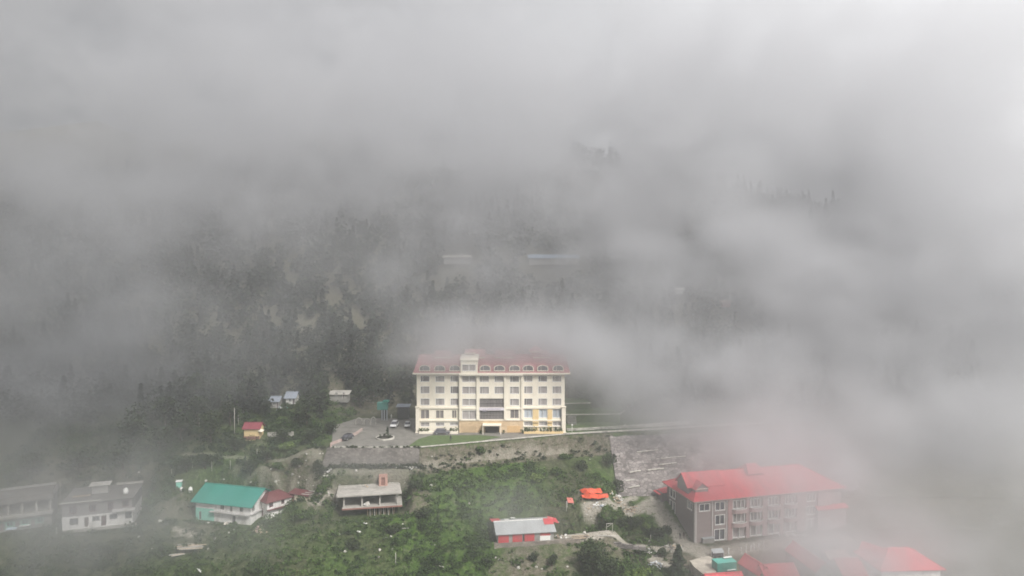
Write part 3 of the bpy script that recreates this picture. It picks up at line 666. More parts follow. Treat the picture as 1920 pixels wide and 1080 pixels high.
low_wall('parapet', [(-46.2, 172.2, 0), (-46.6, 174, 0), (-44.6, 179, 0), (-42.8, 185, 0), (-42.2, 190, 0)], .7, .4, PINKK, 'pinkish curb wall curving up the left side of the parking')
low_wall('roadside_wall', [(14.6, ex(14.6) + .1, 0), (22, ex(22) + .1, .05), (33, ex(33) + .1, .1), (45, ex(45) + .1, .15), (58, ex(58), .2), (74, ex(74), .25)], .22, .45, KERBW, 'long white broken roadside wall running right from the hotel', dn_=.15)
low_wall('roadside_wall', [(15.6, 190.6, 0), (24, 192.2, .1), (33, 194, .2), (42, 196, .4), (52, 198.6, .6)], .35, .4, KERBW, 'thin pale wall parallel behind the roadside wall right of the hotel')
# lawn terraces right of the hotel
for i, (y, z, x1) in enumerate(((191.6, .25, 31), (199.5, 2.6, 32), (206, 4.6, 24))):
    sheet('lawn_terrace', [(hx0 + xr + .8, y, 0), (x1, y + 1, 0), (x1 - 1, y + 9, 0), (hx0 + xr + .8, y + 9, 0)], z, LAWN, 'grass terrace', 'lawn', 3.5)
    low_wall('terrace_kerb', [(hx0 + xr + .8, y - .2, z - .5), (x1, y + .8, z - .5)] + ([(x1 + 2, y + 4.5, z - .3)] if i < 2 else []), .55, .22, LAWN if i == 9 else KERBW,
             ['pale kerb along the foot of the lowest lawn terrace', 'pale kerb along the middle lawn terrace beside the hotel', 'faint pale kerb of the topmost lawn terrace'][i], dn_=-.25)
mb = MB()
for k in range(6): mb.box(0, 2.6, k * .42, k * .42 + .40, k * .36, k * .36 + .18)
for x in (.0, 2.5): mb.poly([(x, 0, -.4), (x, 2.6, -.4), (x, 2.6, 2.2), (x, 0, .1)])
t = mb.build('garden_steps', GREY, None, (hx0 + xr + 1.6, 196.6, .2)); tag(t, 'short flight of grey steps between the lawn terraces', 'steps')
def post(name, p, h, r, m, label, cat, group=None, arm=False, ball=False, lean=0):
    mb = MB(); mb.cyl((0, 0, -.6), (lean, 0, h), r, r * .75, 8)
    o = mb.build(name, m, None, p); tag(o, label, cat, group)
    if arm: ma = MB(); ma.box(-.7, .7, -.05, .05, h - .5, h - .4); ma.cyl((-.55, 0, h - .4), (-.55, 0, h - .22), .05, n=6); ma.cyl((.55, 0, h - .4), (.55, 0, h - .22), .05, n=6); ma.build('crossarm', DARKMETAL, o)
    if ball: mk = rock_mb(5, 1); mk.build('lamp_globe', WHITE, o, (lean, 0, h)).scale = (.5, .5, .5)
    return o
post('garden_lamp', (hx0 + xr + 2.2, 189.3, .1), 1.5, .07, WHITE, 'short white globe lamp at the right corner of the hotel', 'lamp', ball=True)

# stone walls
mb = MB(); zt = -.12
mb.poly([(-49.0, 170.5, -7), (-23.2, 170.5, -7), (-23.6, 171.4, zt), (-46.9, 171.4, zt)]); mb.poly([(-46.9, 171.4, zt), (-23.6, 171.4, zt), (-23.6, 172.5, zt), (-46.9, 172.5, zt)])
mb.poly([(-49.0, 170.5, -7), (-46.9, 171.4, zt), (-46.9, 176, zt), (-49.2, 176, -7)]); mb.poly([(-23.6, 171.4, zt), (-23.2, 170.5, -7), (-23.2, 175, -7), (-23.6, 175, zt)])
tag(mb.build('stone_wall', GSTONE), 'tall grey masonry retaining wall under the hotel parking', 'retaining wall')
mb = MB(); nseg = 26     # the broad embankment above the new building: a battered face with its left return and ledges
top = lambda x: (x, ex(x) - .7 - .02 * (x - 27), -1.0 - .012 * (x - 27)); bot = lambda x: (x + .6, 174.6 + .035 * (x - 27), -13.6)
xs = [27.0 + (92 - 27) * i / nseg for i in range(nseg + 1)]; rows = 9
jit = lambda i, j: .28 * math.sin(i * 7.3 + j * 3.1) + .2 * math.sin(i * 2.1 + j * 9.7)
P_ = [[Vector(top(x)).lerp(Vector(bot(x)), j / rows) + Vector((0, jit(i, j), (.25 if j % 3 == 1 else 0) + .15 * jit(j, i))) for j in range(rows + 1)] for i, x in enumerate(xs)]
for i in range(nseg):
    for j in range(rows): mb.poly([P_[i][j + 1], P_[i + 1][j + 1], P_[i + 1][j], P_[i][j]])
for j in range(rows): mb.poly([P_[0][j], P_[0][j] + Vector((-.2, 5, 0)), P_[0][j + 1] + Vector((-.2, 5, 0)), P_[0][j + 1]])
EMB = lambda x, k: Vector(top(x)).lerp(Vector(bot(x)), k)
tag(mb.build('stone_embankment', RSTONE), 'broad sloping rubble stone embankment above the red roofed building', 'embankment')
for i, (xa, xb, k, lb) in enumerate(((39, 47.5, .42, 'upper long white ledge strip on the rubble embankment'), (39.5, 44.5, .52, 'lower white ledge strip on the rubble embankment, under the long one'), (31, 34, .63, 'short pale ledge on the left part of the rubble embankment'),
      (29.5, 33, .76, 'pale ledge low at the left edge of the rubble embankment'), (30, 33, .87, 'lowest pale ledge at the left foot of the rubble embankment'), (36, 42, .60, 'faint broken pale ledge across the middle of the embankment'), (34, 40, .30, 'faint pale ledge near the top of the embankment'))):
    a, b = EMB(xa, k), EMB(xb, k - .03); mb = MB(); d = b - a; n = 8
    for j in range(n):
        if i > 1 and j in (n - 1, n - 2) and i % 2: continue
        p, q_ = a + d * (j / n), a + d * ((j + 1) / n); s_ = .12 + .05 * rnd.random()
        mb.poly([p + Vector((0, -.35, .22)), q_ + Vector((0, -.35, .22)), q_ + Vector((0, .3, .25)), p + Vector((0, .3, .25))]); mb.poly([p + Vector((0, -.35, .22 - s_)), q_ + Vector((0, -.35, .22 - s_)), q_ + Vector((0, -.35, .22)), p + Vector((0, -.35, .22))])
    tag(mb.build('stone_ledge', KERBW), lb, 'ledge')

# cars
def car(loc, rot, paint, label, glass=GLASS, s=1.0, suv=False):
    t = thing('parked_car', loc, label, 'car', rot); L, W = 4.2 * s, 1.75 * s; h1, h2 = (.85, 1.65) if suv else (.78, 1.45); mb = MB()
    prof = [(-L / 2, .35), (-L / 2, h1 - .12), (-L / 2 + .15, h1), (-L / 2 + .95, h1 + .08), (L / 2 - .35, h1 + .1), (L / 2 - .03, h1 - .05), (L / 2, .35)]
    n = len(prof)
    for sy in (-1, 1):
        pts = [(x, sy * W / 2 * (.97 if z > .5 else 1), z) for x, z in prof]; mb.poly(pts if sy < 0 else pts[::-1])
    for i in range(n):
        (xa, za), (xb, zb) = prof[i], prof[(i + 1) % n]; ka, kb = (.97 if za > .5 else 1), (.97 if zb > .5 else 1)
        mb.poly([(xa, -W / 2 * ka, za), (xa, W / 2 * ka, za), (xb, W / 2 * kb, zb), (xb, -W / 2 * kb, zb)])
    rx0, rx1 = -L / 2 + 1.55, L / 2 - (.45 if suv else .85)
    mb.poly([(rx0, -W * .38, h2), (rx1, -W * .38, h2), (rx1, W * .38, h2), (rx0, W * .38, h2)])
    for xa, xb in ((rx0, -L / 2 + 1.0), (rx1, L / 2 - .3)):
        for sy in (-1, 1):
            mb.poly([(xa - .04, sy * W * .38, h2), (xa + .04, sy * W * .38, h2), (xb + .04, sy * W * .46, h1 + .08), (xb - .04, sy * W * .46, h1 + .08)])
    mb.build('body', paint, t)
    mg = MB(); c_ = [(-L / 2 + 1.0, .46), (L / 2 - .3, .46)]; e = .02
    lo = [(-L / 2 + 1.02, -W * .45), (L / 2 - .33, -W * .45), (L / 2 - .33, W * .45), (-L / 2 + 1.02, W * .45)]; hi = [(rx0 + e, -W * .37), (rx1 - e, -W * .37), (rx1 - e, W * .37), (rx0 + e, W * .37)]
    for i in range(4):
        j = (i + 1) % 4; mg.poly([(*lo[i], h1 + .07), (*lo[j], h1 + .07), (*hi[j], h2 - .03), (*hi[i], h2 - .03)])
    mg.build('window_glass', glass, t)
    for x in (-L / 2 + .8, L / 2 - .8):
        for sy in (-1, 1):
            mw = MB(); mw.cyl((x, sy * (W / 2 - .2), .32), (x, sy * (W / 2 + .02), .32), .32, n=14); w_ = mw.build('wheel', DARKMETAL, t)
            mr = MB(); mr.cyl((x, sy * (W / 2 + .021), .32), (x, sy * (W / 2 + .03), .32), .18, n=10); mr.build('rim', TIN, w_)
    for sy in (-1, 1):
        ml = MB(); ml.box(-L / 2 - .02, -L / 2 + .05, sy * W * .36 - .16, sy * W * .36 + .16, .52, .68); ml.build('headlight', TIN, t)
    mbp = MB(); mbp.box(-L / 2 - .06, -L / 2 - .021, -W * .42, W * .42, .34, .48); mbp.build('bumper', DARKMETAL, t)
    return t
CARW = mat('white_car_paint', (.80, .80, .80), rough=.25, var=.03, spec=.5); CARD = mat('dark_car_paint', (.035, .037, .042), rough=.25, var=.1, spec=.5); CARS = mat('silver_grey_paint', (.20, .19, .215), rough=.28, var=.1, metal=.4)
p = atz(736, 805, .02); car((p.x, 194.5, .02), R(88), CARW, 'white boxy car facing the camera, left of the white hatchback', suv=True)
p = atz(761, 805, .02); car((atz(761, 805, .02).x, 194.5, .02), R(96), CARW, 'white hatchback parked nearest to the hotel corner', s=.9)
p = atz(651, 824, .02); car((p.x, p.y, .02), R(72), CARD, 'dark car parked by the pinkish curb wall of the parking')
p = atz(829, 813, .02); car((p.x, p.y - .3, .02), R(183), CARS, 'grey sedan parked side on before the left wing of the hotel', s=1.05)
# round planter with its small tree
p = atz(722, 822, 0); t = thing('round_planter', (p.x, p.y, 0), 'round kerbed planting bed in the middle of the parking', 'planter')
mb = MB(); n = 28; ro, ri = 2.5, 2.2
for i in range(n):
    a, b = 2 * math.pi * i / n, 2 * math.pi * (i + 1) / n; ca, sa, cb, sb = math.cos(a), math.sin(a), math.cos(b), math.sin(b)
    mb.poly([(ro * ca, ro * sa, 0), (ro * cb, ro * sb, 0), (ro * cb, ro * sb, .4), (ro * ca, ro * sa, .4)]); mb.poly([(ro * ca, ro * sa, .4), (ro * cb, ro * sb, .4), (ri * cb, ri * sb, .4), (ri * ca, ri * sa, .4)]); mb.poly([(ri * cb, ri * sb, 0), (ri * ca, ri * sa, 0), (ri * ca, ri * sa, .4), (ri * cb, ri * sb, .4)])
mb.build('kerb_ring', KERBW, t); mb = MB(); mb.poly([(2.2 * math.cos(2 * math.pi * i / n), 2.2 * math.sin(2 * math.pi * i / n), .3) for i in range(n)]); mb.build('soil', mat('dark_soil', (.05, .045, .035), var=.3), t)
def tree(loc, h, r, n, size, m, label, group=None, name='tree', cat='tree', trunk=.35, squash=1.0, lumps=7, seed=None):
    t = thing(name, loc, label, cat, 0, group); g_ = np.random.default_rng(seed if seed is not None else rnd.randrange(1 << 30))
    V, ti = leaves((0, 0, h * (.5 + trunk / 2)), (r, r, h * (1 - trunk) * .56 * squash), n, size, lumps, g_); np_quads('crown', V, plant_leaf(m), ti, t)
    mb = MB(); mb.cyl((0, 0, -.8), (.1, .05, h * .45), .04 * h * .6 + .05, .03 * h * .5, 8)
    for k in range(5):
        a = 1.26 * k + .4; mb.cyl((.08, .04, h * (.28 + .04 * k)), (r * .6 * math.cos(a), r * .6 * math.sin(a), h * (.5 + .07 * k)), .015 * h + .02, .02, 6)
    mb.build('trunk', TRUNK, t); return t
def conifer(loc, h, r, n, size, label, group=None, m='c', seed=None):
    t = thing('conifer_tree', loc, label, 'tree', 0, group); g_ = np.random.default_rng(seed if seed is not None else rnd.randrange(1 << 30))
    lv = np.floor(g_.random(n) ** .8 * 13) / 13 + .05 * g_.random(n); a = g_.random(n) * 6.283
    arms = np.round(a / .8 + lv * 5) * .8 - lv * 4 + .22 * g_.normal(size=n)
    rad = (1 - lv * .94) * r * (.25 + .75 * g_.random(n) ** .6) * (.8 + .35 * np.sin(arms * 3 + lv * 17))
    z = h * .1 + lv * h * .9 - rad * .25
    V = leaf_quads(np.stack([rad * np.cos(arms), rad * np.sin(arms), z], -1), size, g_, .6); np_quads('crown', V, plant_leaf(m), np.clip(.45 + .25 * g_.normal(size=n), 0, 1), t)
    mb = MB(); mb.cyl((0, 0, -.8), (0, 0, h * .95), .03 * h, .02, 8); mb.build('trunk', TRUNK, t); return t
conifer((p.x + .6, p.y + .3, .3), 2.9, .7, 160, .3, 'small dark cypress growing in the round planter of the parking')
for k, (dx, dy) in enumerate(((-1.2, -.6), (-.4, 1.0), (1.3, -1.0))):
    shrub((p.x + dx, p.y + dy, .3), .5, .8, 50, .25, 'd', ['low shrub on the left side of the round planter', 'low shrub at the back of the round planter', 'low shrub at the front right of the round planter'][k])
# pale hoops on the lawn, huts and a gate post behind the parking
for k, (px, w_, hh) in enumerate(((673, 1.9, 2.0), (688, 1.7, 1.8), (700, 1.4, 2.2))):
    q_ = atz(px, 796, .0); mb = MB(); n = 10; pr = None
    for i in range(n + 1):
        a = math.pi * i / n; pt = Vector((-w_ / 2 * math.cos(a), 0, hh * .45 + hh * .55 * math.sin(a)) if 0 < i < n else ((-w_ / 2 if i == 0 else w_ / 2), 0, hh * .45))
        if pr: mb.cyl(pr, pt, .09, n=6)
        pr = pt
    mb.cyl((-w_ / 2, 0, -.3), (-w_ / 2, 0, hh * .45), .09, n=6); mb.cyl((w_ / 2, 0, -.3), (w_ / 2, 0, hh * .45), .09, n=6)
    tag(mb.build('garden_hoop', KERBW, None, (q_.x, q_.y, 0), .1 * k), ['leftmost pale arched hoop standing behind the parking', 'middle pale arched hoop standing behind the parking', 'tallest and rightmost pale hoop behind the parking'][k], 'hoop')

# ------------------------------------------------------------------ houses of the village
def house_at(name, pL, pR, z, label, cat='house', rot_only=False, group=None):
    """Empty at the front left corner; pL and pR are the foot of the front wall in the photograph, z its height"""
    a, b = atz(*pL, z), atz(*pR, z); t = thing(name, a, label, cat, rotz_from(a, b), group); return t, (b - a).length
# red roofed building on the right
PALEBOARD = mat('pale_grey_board', (.56, .53, .51), var=.06)
A = atz(1303, 1020, -19.4); rotA = R(14.5); lodge = thing('hotel_wing', A, 'big mauve clad three storey building under a bright red hipped roof', 'building', rotA)
LL, WW, HH = 40.5, 14.0, 10.3
S = sides(LL, WW)
fo = []; Z3, Z2, Z1 = (7.3, 9.5), (4.0, 6.3), (0.3, 3.2)
bays = [(1.0, 3.9), (5.2, 7.9), (9.9, 13.2), (14.7, 17.6), (19.6, 22.5), (24.3, 27.2), (30.4, 33.0)]
openings = {'f': [(1.0, 3.9, 7.5, 9.4), (5.2, 7.9, *Z3), (5.2, 7.9, 3.9, 6.4), (5.0, 8.0, .2, 3.0)] + [(a, b, *Z3) for a, b in bays[2:]] + [(a, b, *Z2) for a, b in bays[2:]] + [(a, b + .5, *Z1) for a, b in bays[2:]],
            'l': [(1.3, 4.4, 7.2, 9.5), (1.3, 4.4, 3.6, 6.6), (10.3, 12.6, 7.3, 9.3)], 'r': [(3, 6, 7.3, 9.3), (8, 11, 7.3, 9.3)]}
shell(lodge, LL, WW, HH, openings, [MAUVE, MAUVE2], mats={'l': 1}, z0=-3, depth=.35)  # left wall gets the mauve with shade in its colour
for o in openings['f']: window(lodge, S['f'], o, WHITE, GLASS if o[0] < 9 else CURTAIN, fr=.17, mull=(2 if o[0] > 9 and o[2] > 3 else 1, 0), depth=.3, proud=.07)
for k in 'lr':
    for o in openings[k]: window(lodge, S[k], o, WHITE, GLASS, fr=.17, mull=(1, 0), depth=.3, proud=.07)
for s in (.02, 4.35, 8.2, 14.0):
    mb = MB(); mb.bb(S['f'], s, s + .32, .004, .12, -1, HH - .1); mb.build('corner_board', PALEBOARD, lodge)
mb = MB(); mb.bb(S['l'], WW - .34, WW - .02, .004, .12, -1, HH - .1); mb.build('corner_board', PALEBOARD, lodge)
mb = MB(); mb.bb(S['f'], 8.55, 9.75, .004, .32, -1.5, HH - .2); mb.build('pink_pilaster', PINKPL, lodge, )
for a, b in ((13.5, 14.4), (18.0, 19.3), (22.9, 24.0), (27.6, 30.0), (33.6, 37.6)):
    mb = MB(); mb.bb(S['f'], a, b, .004, .22, -1.5, HH - .2); mb.build('pink_pilaster', OLDPINK, lodge)
for i, (a, b) in enumerate(bays[2:6]):
    for z in (3.25, 6.55):
        mb = MB(); n = 9; sb = .5 * (a + b); w2 = (b - a) / 2 + .45; pts = [(sb - w2 * math.cos(math.pi * k / n), -1.25 * math.sin(math.pi * k / n) - .005) for k in range(n + 1)]
        mb.poly([(x, y, z) for x, y in pts]); mb.poly([(x, y, z + .14) for x, y in pts][::-1])
        for k in range(n):
            p, q_ = pts[k], pts[k + 1]; mb.poly([(*p, z), (*q_, z), (*q_, z + .95), (*p, z + .95)], 0); mb.poly([(p[0] * .98 + sb * .02, p[1] * .9 - .001, z + .95), (q_[0] * .98 + sb * .02, q_[1] * .9 - .001, z + .95), (*q_, z + .95), (*p, z + .95)])
        bl = mb.build('balcony', OLDPINK, lodge)
        mb = MB()
        for k in range(n):
            p, q_ = pts[k], pts[k + 1]; mb.cyl((*p, z + 1.0), (*q_, z + 1.0), .07, n=6)
        mb.build('rail', WHITE, bl)
mb = MB(); mb.box(LL - 7.4, LL + .9, -.9, WW - 2, -2, 5.4); o = mb.build('lower_block', MAUVE, lodge); mb = MB(); mb.slab([(LL - 7.7, -1.3, 5.5), (LL + 1.3, -1.3, 5.5), (LL + 1.3, -.005, 6.2), (LL - 7.7, -.005, 6.2)], .15); mb.build('lean_roof', BRIGHTRED, o)
for k, (a, b) in enumerate(((LL - 6, LL - 3.5), )):
    window(lodge, (Vector((0, -.9, 0)), XW, -YW), (a, b, 1, 3.4), OLDPINK, CURTAIN, fr=.15, depth=-.05, proud=.12)
# roof: long hip with a shorter slope on the front
ov = .9; mb = MB(); zr = 4.3
e = [(-ov, -ov, HH), (LL + ov, -ov, HH), (LL + ov, WW + ov, HH), (-ov, WW + ov, HH)]; r0, r1 = (5.2, WW * .5, HH + zr), (LL - 7, WW * .5, HH + zr)
mb.poly([e[0], e[1], r1, r0]); mb.poly([e[2], e[3], r0, r1]); mb.poly([e[1], e[2], r1]); mb.poly([e[3], e[0], r0]); lo = [(x, y, z - .22) for x, y, z in e]; mb.poly(lo[::-1])
rf = mb.build('roof', BRIGHTRED, lodge)
mb = MB()
for i in range(4): a_, b2 = Vector(e[i]), Vector(e[(i + 1) % 4]); mb.poly([a_, Vector(lo[i]), Vector(lo[(i + 1) % 4]), b2])
mb.build('fascia', PINKK, rf)
mb = MB(); mb.cyl(r0, r1, .14, n=6)
for p_, q_ in ((e[0], r0), (e[3], r0), (e[1], r1), (e[2], r1)): mb.cyl(p_, q_, .11, n=6)
mb.build('ridge_cap', BRIGHTRED, rf)
# gabled dormer on the left end, its smaller front gable, and a bump on the ridge
mb = MB(); dx0, dx1, dy0, dy1, dz = -.1, 6.5, 3.2, 8.4, HH + 2.6; S2 = (Vector((dx0, dy1, 0)), -YW, -XW)
mb.box(dx0, dx1, dy0, dy1, HH + .1, dz); ym = (dy0 + dy1) / 2; mb.poly([(dx0, dy1, dz), (dx0, dy0, dz), (dx0, ym, dz + 2.3)])
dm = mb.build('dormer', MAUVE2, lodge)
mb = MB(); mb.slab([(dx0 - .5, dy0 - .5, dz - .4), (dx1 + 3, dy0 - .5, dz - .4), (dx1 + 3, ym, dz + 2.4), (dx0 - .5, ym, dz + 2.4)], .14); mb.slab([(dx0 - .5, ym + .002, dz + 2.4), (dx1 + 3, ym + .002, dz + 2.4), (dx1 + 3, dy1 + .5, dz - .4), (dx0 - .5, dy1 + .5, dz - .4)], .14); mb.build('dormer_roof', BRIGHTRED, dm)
mb = MB(); mb.box(1.0, 4.3, dy0 - 1.6, dy0 - .01, HH + .4, dz - .4); mb.poly([(1.0, dy0 - 1.6, dz - .4), (4.3, dy0 - 1.6, dz - .4), (2.65, dy0 - 1.6, dz + .9)]); d2 = mb.build('front_dormer', MAUVE, lodge)
mb = MB(); mb.slab([(.7, dy0 - 2.0, dz - .55), (2.65, dy0 - 2.0, dz + 1.0), (2.65, dy0 + 1.8, dz + 1.0), (.7, dy0 + 1.8, dz - .55)], .12); mb.slab([(2.652, dy0 - 2.0, dz + 1.0), (4.6, dy0 - 2.0, dz - .55), (4.6, dy0 + 1.8, dz - .55), (2.652, dy0 + 1.8, dz + 1.0)], .12); mb.build('dormer_roof', BRIGHTRED, d2)
mb = MB(); mb.box(.95, 4.35, dy0 - 1.7, dy0 - 1.602, dz - .62, dz - .42); mb.build('dormer_trim', CREAM2, d2)
mb = MB(); x = 19.5; mb.slab([(x - 2.4, 4.5, HH + zr - .6), (x + 2.4, 4.5, HH + zr - .6), (x + 1.4, 7, HH + zr + 1.3), (x - 1.4, 7, HH + zr + 1.3)], .15); mb.poly([(x + 2.4, 4.5, HH + zr - .6), (x + 2.4, 9.5, HH + zr - .6), (x + 1.4, 7, HH + zr + 1.3)]); mb.poly([(x - 2.4, 9.5, HH + zr - .6), (x - 2.4, 4.5, HH + zr - .6), (x - 1.4, 7, HH + zr + 1.3)]); mb.poly([(x + 2.4, 9.5, HH + zr - .6), (x - 2.4, 9.5, HH + zr - .6), (x - 1.4, 7, HH + zr + 1.3), (x + 1.4, 7, HH + zr + 1.3)])
mb.build('ridge_dormer', BRIGHTRED, lodge)
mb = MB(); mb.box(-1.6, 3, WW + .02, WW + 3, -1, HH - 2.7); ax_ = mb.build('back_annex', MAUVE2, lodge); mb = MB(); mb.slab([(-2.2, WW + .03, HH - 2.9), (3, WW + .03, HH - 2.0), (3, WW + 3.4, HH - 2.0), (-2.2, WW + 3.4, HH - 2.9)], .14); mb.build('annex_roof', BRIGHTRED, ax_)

# lower cluster of red cottages
def cottage(name, px, py, zr, L, W, H, rise, deg, label, roof_m, wall_m, hip=False, ov=.5):
    """px, py: where the front left corner of the eaves shows; zr: its height"""
    p = atz(px, py, zr); rot = R(deg); t = thing(name, (p.x, p.y, zr - H), label, 'cottage', rot, None)
    ox, oy = ov * math.cos(rot) - ov * math.sin(rot), ov * math.sin(rot) + ov * math.cos(rot); t.location = (p.x + ox, p.y + oy, zr - H)
    ops = {'f': [(L * .2, L * .2 + 1.1, .9, 2.1), (L * .6, L * .6 + 1.1, .9, 2.1)], 'l': [(W * .35, W * .35 + 1.0, .9, 2.1)]}
    shell(t, L, W, H, ops, wall_m, gable=0 if hip else rise, z0=-5); S_ = sides(L, W)
    for k in ops:
        for o in ops[k]: window(t, S_[k], o, WHITE, GLASS, fr=.1)
    (hip_roof if hip else gable_roof)(t, L, W, H, rise, ov, roof_m)
    return t
cottage('cottage', 1334, 1112, -14.8, 7.0, 6.0, 2.9, 2.0, 8, 'cottage with the brightest red roof at the lower edge, beside the teal container', BRIGHTRED, MUDWHITE, ov=.3)
cottage('cottage', 1451, 1074, -14.0, 6.0, 3.0, 2.9, 1.4, 109, 'narrow red roofed cottage just right of the teal container', BRIGHTRED, GREY, ov=.25)
cottage('cottage', 1441, 1097, -14.8, 6.6, 7.0, 3.0, 2.2, 7, 'red roofed cottage right of the narrow cottage, cut by the lower edge', BRIGHTRED, GREY, ov=.3)
cottage('cottage', 1563, 1069, -14.0, 10.5, 3.4, 3.0, 1.5, 99, 'hazy long red roofed cottage in front of the big mauve building', BRIGHTRED, GREY, ov=.25)
cottage('cottage', 1684, 1043, -14.0, 6.0, 3.2, 3.0, 1.3, 124, 'faint narrow red roof near the right end of the big mauve building', BRIGHTRED, GREY, ov=.25)
cottage('cottage', 1586, 1089, -14.6, 4.6, 8.0, 3.0, 2.4, 4, 'faint red roofed cottage between the long cottage and the hipped one', BRIGHTRED, GREY, ov=.3)
cottage('cottage', 1650, 1071, -13.6, 12.0, 8.0, 3.6, 2.6, 3, 'rightmost hazy cottage with a broad hipped red roof', BRIGHTRED, DIRTWHITE, hip=True, ov=.7)
cottage('cottage', 1556, 1050, -14.8, 4.0, 3.4, 2.4, .9, 8, 'small faint hut with a dull red roof between the hazy cottages', PINKK, GREY)

# teal house, its dark red annex, cream hut and tin lean-to
th_, L = house_at('teal_roofed_house', (367.5, 972.5), (470, 984), -14.5, 'white two storey house under a big teal sheet roof'); W, H = 9.0, 4.7
ops = {'f': [(.9, 1.5, .0, 1.9), (6.9, 7.9, 2.9, 4.2), (9.6, 10.2, 2.6, 4.2), (12.2, 13.1, 2.9, 4.1), (10.2, 11.0, -.1, 1.7)], 'r': [(.6, 1.5, 2.9, 4.0)]}
mb = MB(); S_ = sides(L, W)
shell(th_, L, W, H, ops, [DIRTWHITE], gable=2.4, z0=-2)
mb = MB(); mb.wall((Vector((0, -.03, 0)), XW, -YW), -.03, 5.1, -2, 2.75, [(.9, 1.5, 0, 1.9)], .05); mb.poly([(-.03, 3, -2), (-.03, -.03, -2), (-.03, -.03, 2.75), (-.03, 3, 2.75)]); mb.build('mint_wall', MINT, th_)
mb = MB()
for i in range(13): mb.bb(S_['f'], .15 + i * .39, .15 + i * .39 + .2, .004, .07, 3.15, H - .1)
mb.build('slatted_wall', MUDWHITE, th_)
for o in ops['f'][1:4]: window(th_, S_['f'], o, GREY, GLASS, fr=.07)
for o in ops['r']: window(th_, S_['r'], o, GREY, GLASS, fr=.07)
for o in (ops['f'][0], ops['f'][4]): door(th_, S_['f'], o, GREY, DARKMETAL)
mb = MB(); mb.bb(S_['f'], 4.3, L, .004, .9, 2.25, 2.42); mb.bb(S_['r'], 0, W, .004, .5, 2.25, 2.42); mb.build('ledge_canopy', RUSTTIN, th_)
gable_roof(th_, L, W, H, 2.5, .8, TEAL, ovx=.9)
a_, LA = house_at('dark_red_annex', (501, 973), (547, 960), -13.9, 'white annex under a dark red hipped roof, right of the teal house'); 
ops = {'f': [(.5, 1.5, 2.6, 3.6), (3.6, 4.4, 2.6, 3.6)], 'l': [(.8, 1.9, 2.5, 3.7), (2.3, 3.2, .2, 2.0)]}
shell(a_, LA, 5.2, 3.9, ops, DIRTWHITE, z0=-2)
for k in ops:
    for o in ops[k]: window(a_, sides(LA, 5.2)[k], o, DARKRED, GLASS, fr=.08)
hip_roof(a_, LA, 5.2, 3.9, 1.5, .5, DARKRED, hipl=2.4)
mb = MB(); mb.bb(sides(LA, 5.2)['f'], -.1, LA + .1, .004, .7, 1.95, 2.1); mb.build('ledge_canopy', DARKRED, a_)
h_, LH = house_at('small_hut', (552, 946), (575, 948), -12.0, 'small cream hut with a blue door, right of the dark red annex', 'hut')
ops = {'f': [(1.0, 1.75, 0, 1.9)]}; shell(h_, LH, 2.6, 2.3, ops, mat('cream_hut_wall', (.66, .57, .44), var=.12, dirt=(.5, .5, .46)), z0=-1.5)
door(h_, sides(LH, 2.6)['f'], ops['f'][0], WOOD, mat('blue_door_paint', (.11, .21, .27), var=.15))
mb = MB(); mb.slab([(-1.6, -.3, 2.75), (LH + .5, -.3, 2.35), (LH + .5, 3.0, 2.6), (-1.6, 3.0, 3.0)], .08); r_ = mb.build('roof', DARKRED, h_)
mb = MB()
for k in range(3): mb.cyl((LH - 1.6 + .4 * k, .4 + 1.0 * k, 2.62 + .09 * k), (LH + 1.9, .5 + 1.0 * k, 2.5 + .09 * k), .09, n=6)
mb.build('pole_rafters', ROCK, r_)
mb = MB(); mb.box(-1.5, -.02, .4, 2.6, -1, 2.5); mb.build('brown_lean_to', BRICK, h_)
p = atz(331, 951, -13.3); lt = thing('lean_to_shed', (p.x, p.y + .5, -13.6), 'worn pale tin lean-to at the left end of the teal house', 'shed', R(-13))
mb = MB(); mb.slab([(-.2, -.3, .6), (5.2, -.3, .55), (5.6, 5.6, 2.9), (2.2, 6.0, 2.9)], .07); mb.build('roof', RUSTTIN, lt)
mb = MB(); mb.box(.2, 4.9, .15, 4.8, -1.5, .5); mb.build('wall', DARKMETAL, lt)
for k, (x0, y0) in enumerate(((.8, .6), (2.6, 1.4))): mb = MB(); mb.box(x0, x0 + 2.6, y0, y0 + .25, .72 + y0 * .4, .80 + y0 * .4); mb.build('roof_batten', GREY, lt)
def barrel(loc, r, h, m, label, cat='water tank', name='water_tank'):
    mb = MB(); mb.cyl((0, 0, 0), (0, 0, h * .8), r, r, 14); mb.cyl((0, 0, h * .8), (0, 0, h * .95), r, r * .45, 14); mb.cyl((0, 0, h * .95), (0, 0, h), r * .3, r * .3, 10)
    for k in (.25, .5): mb.cyl((0, 0, h * k), (0, 0, h * k + .06), r * 1.04, r * 1.04, 14)
    return tag(mb.build(name, m, None, loc), label, cat)
p = ground(357, 923); barrel((p.x, p.y, p.z - .1), .45, 1.35, WHITE, 'white water tank behind the tin lean-to of the teal house')
p = ground(340, 921); barrel((p.x, p.y, p.z - .1), .32, 1.0, DIRTWHITE, 'small white drum left of the water tank, behind the tin lean-to', 'drum', 'drum')
p = ground(336, 912); t = thing('small_kiosk', (p.x, p.y, p.z), 'tiny mint green booth with a pale lid behind the tin lean-to', 'booth', .2)
mb = MB(); mb.box(-.6, .6, -.5, .5, -.5, 1.1); mb.box(-.25, .25, -.53, -.501, 0, .9); mb.build('wall', MINT, t); mb = MB(); mb.slab([(-.75, -.65, 1.3), (.75, -.65, 1.3), (.75, .65, 1.4), (-.75, .65, 1.4)], .1); mb.build('roof', WHITE, t)

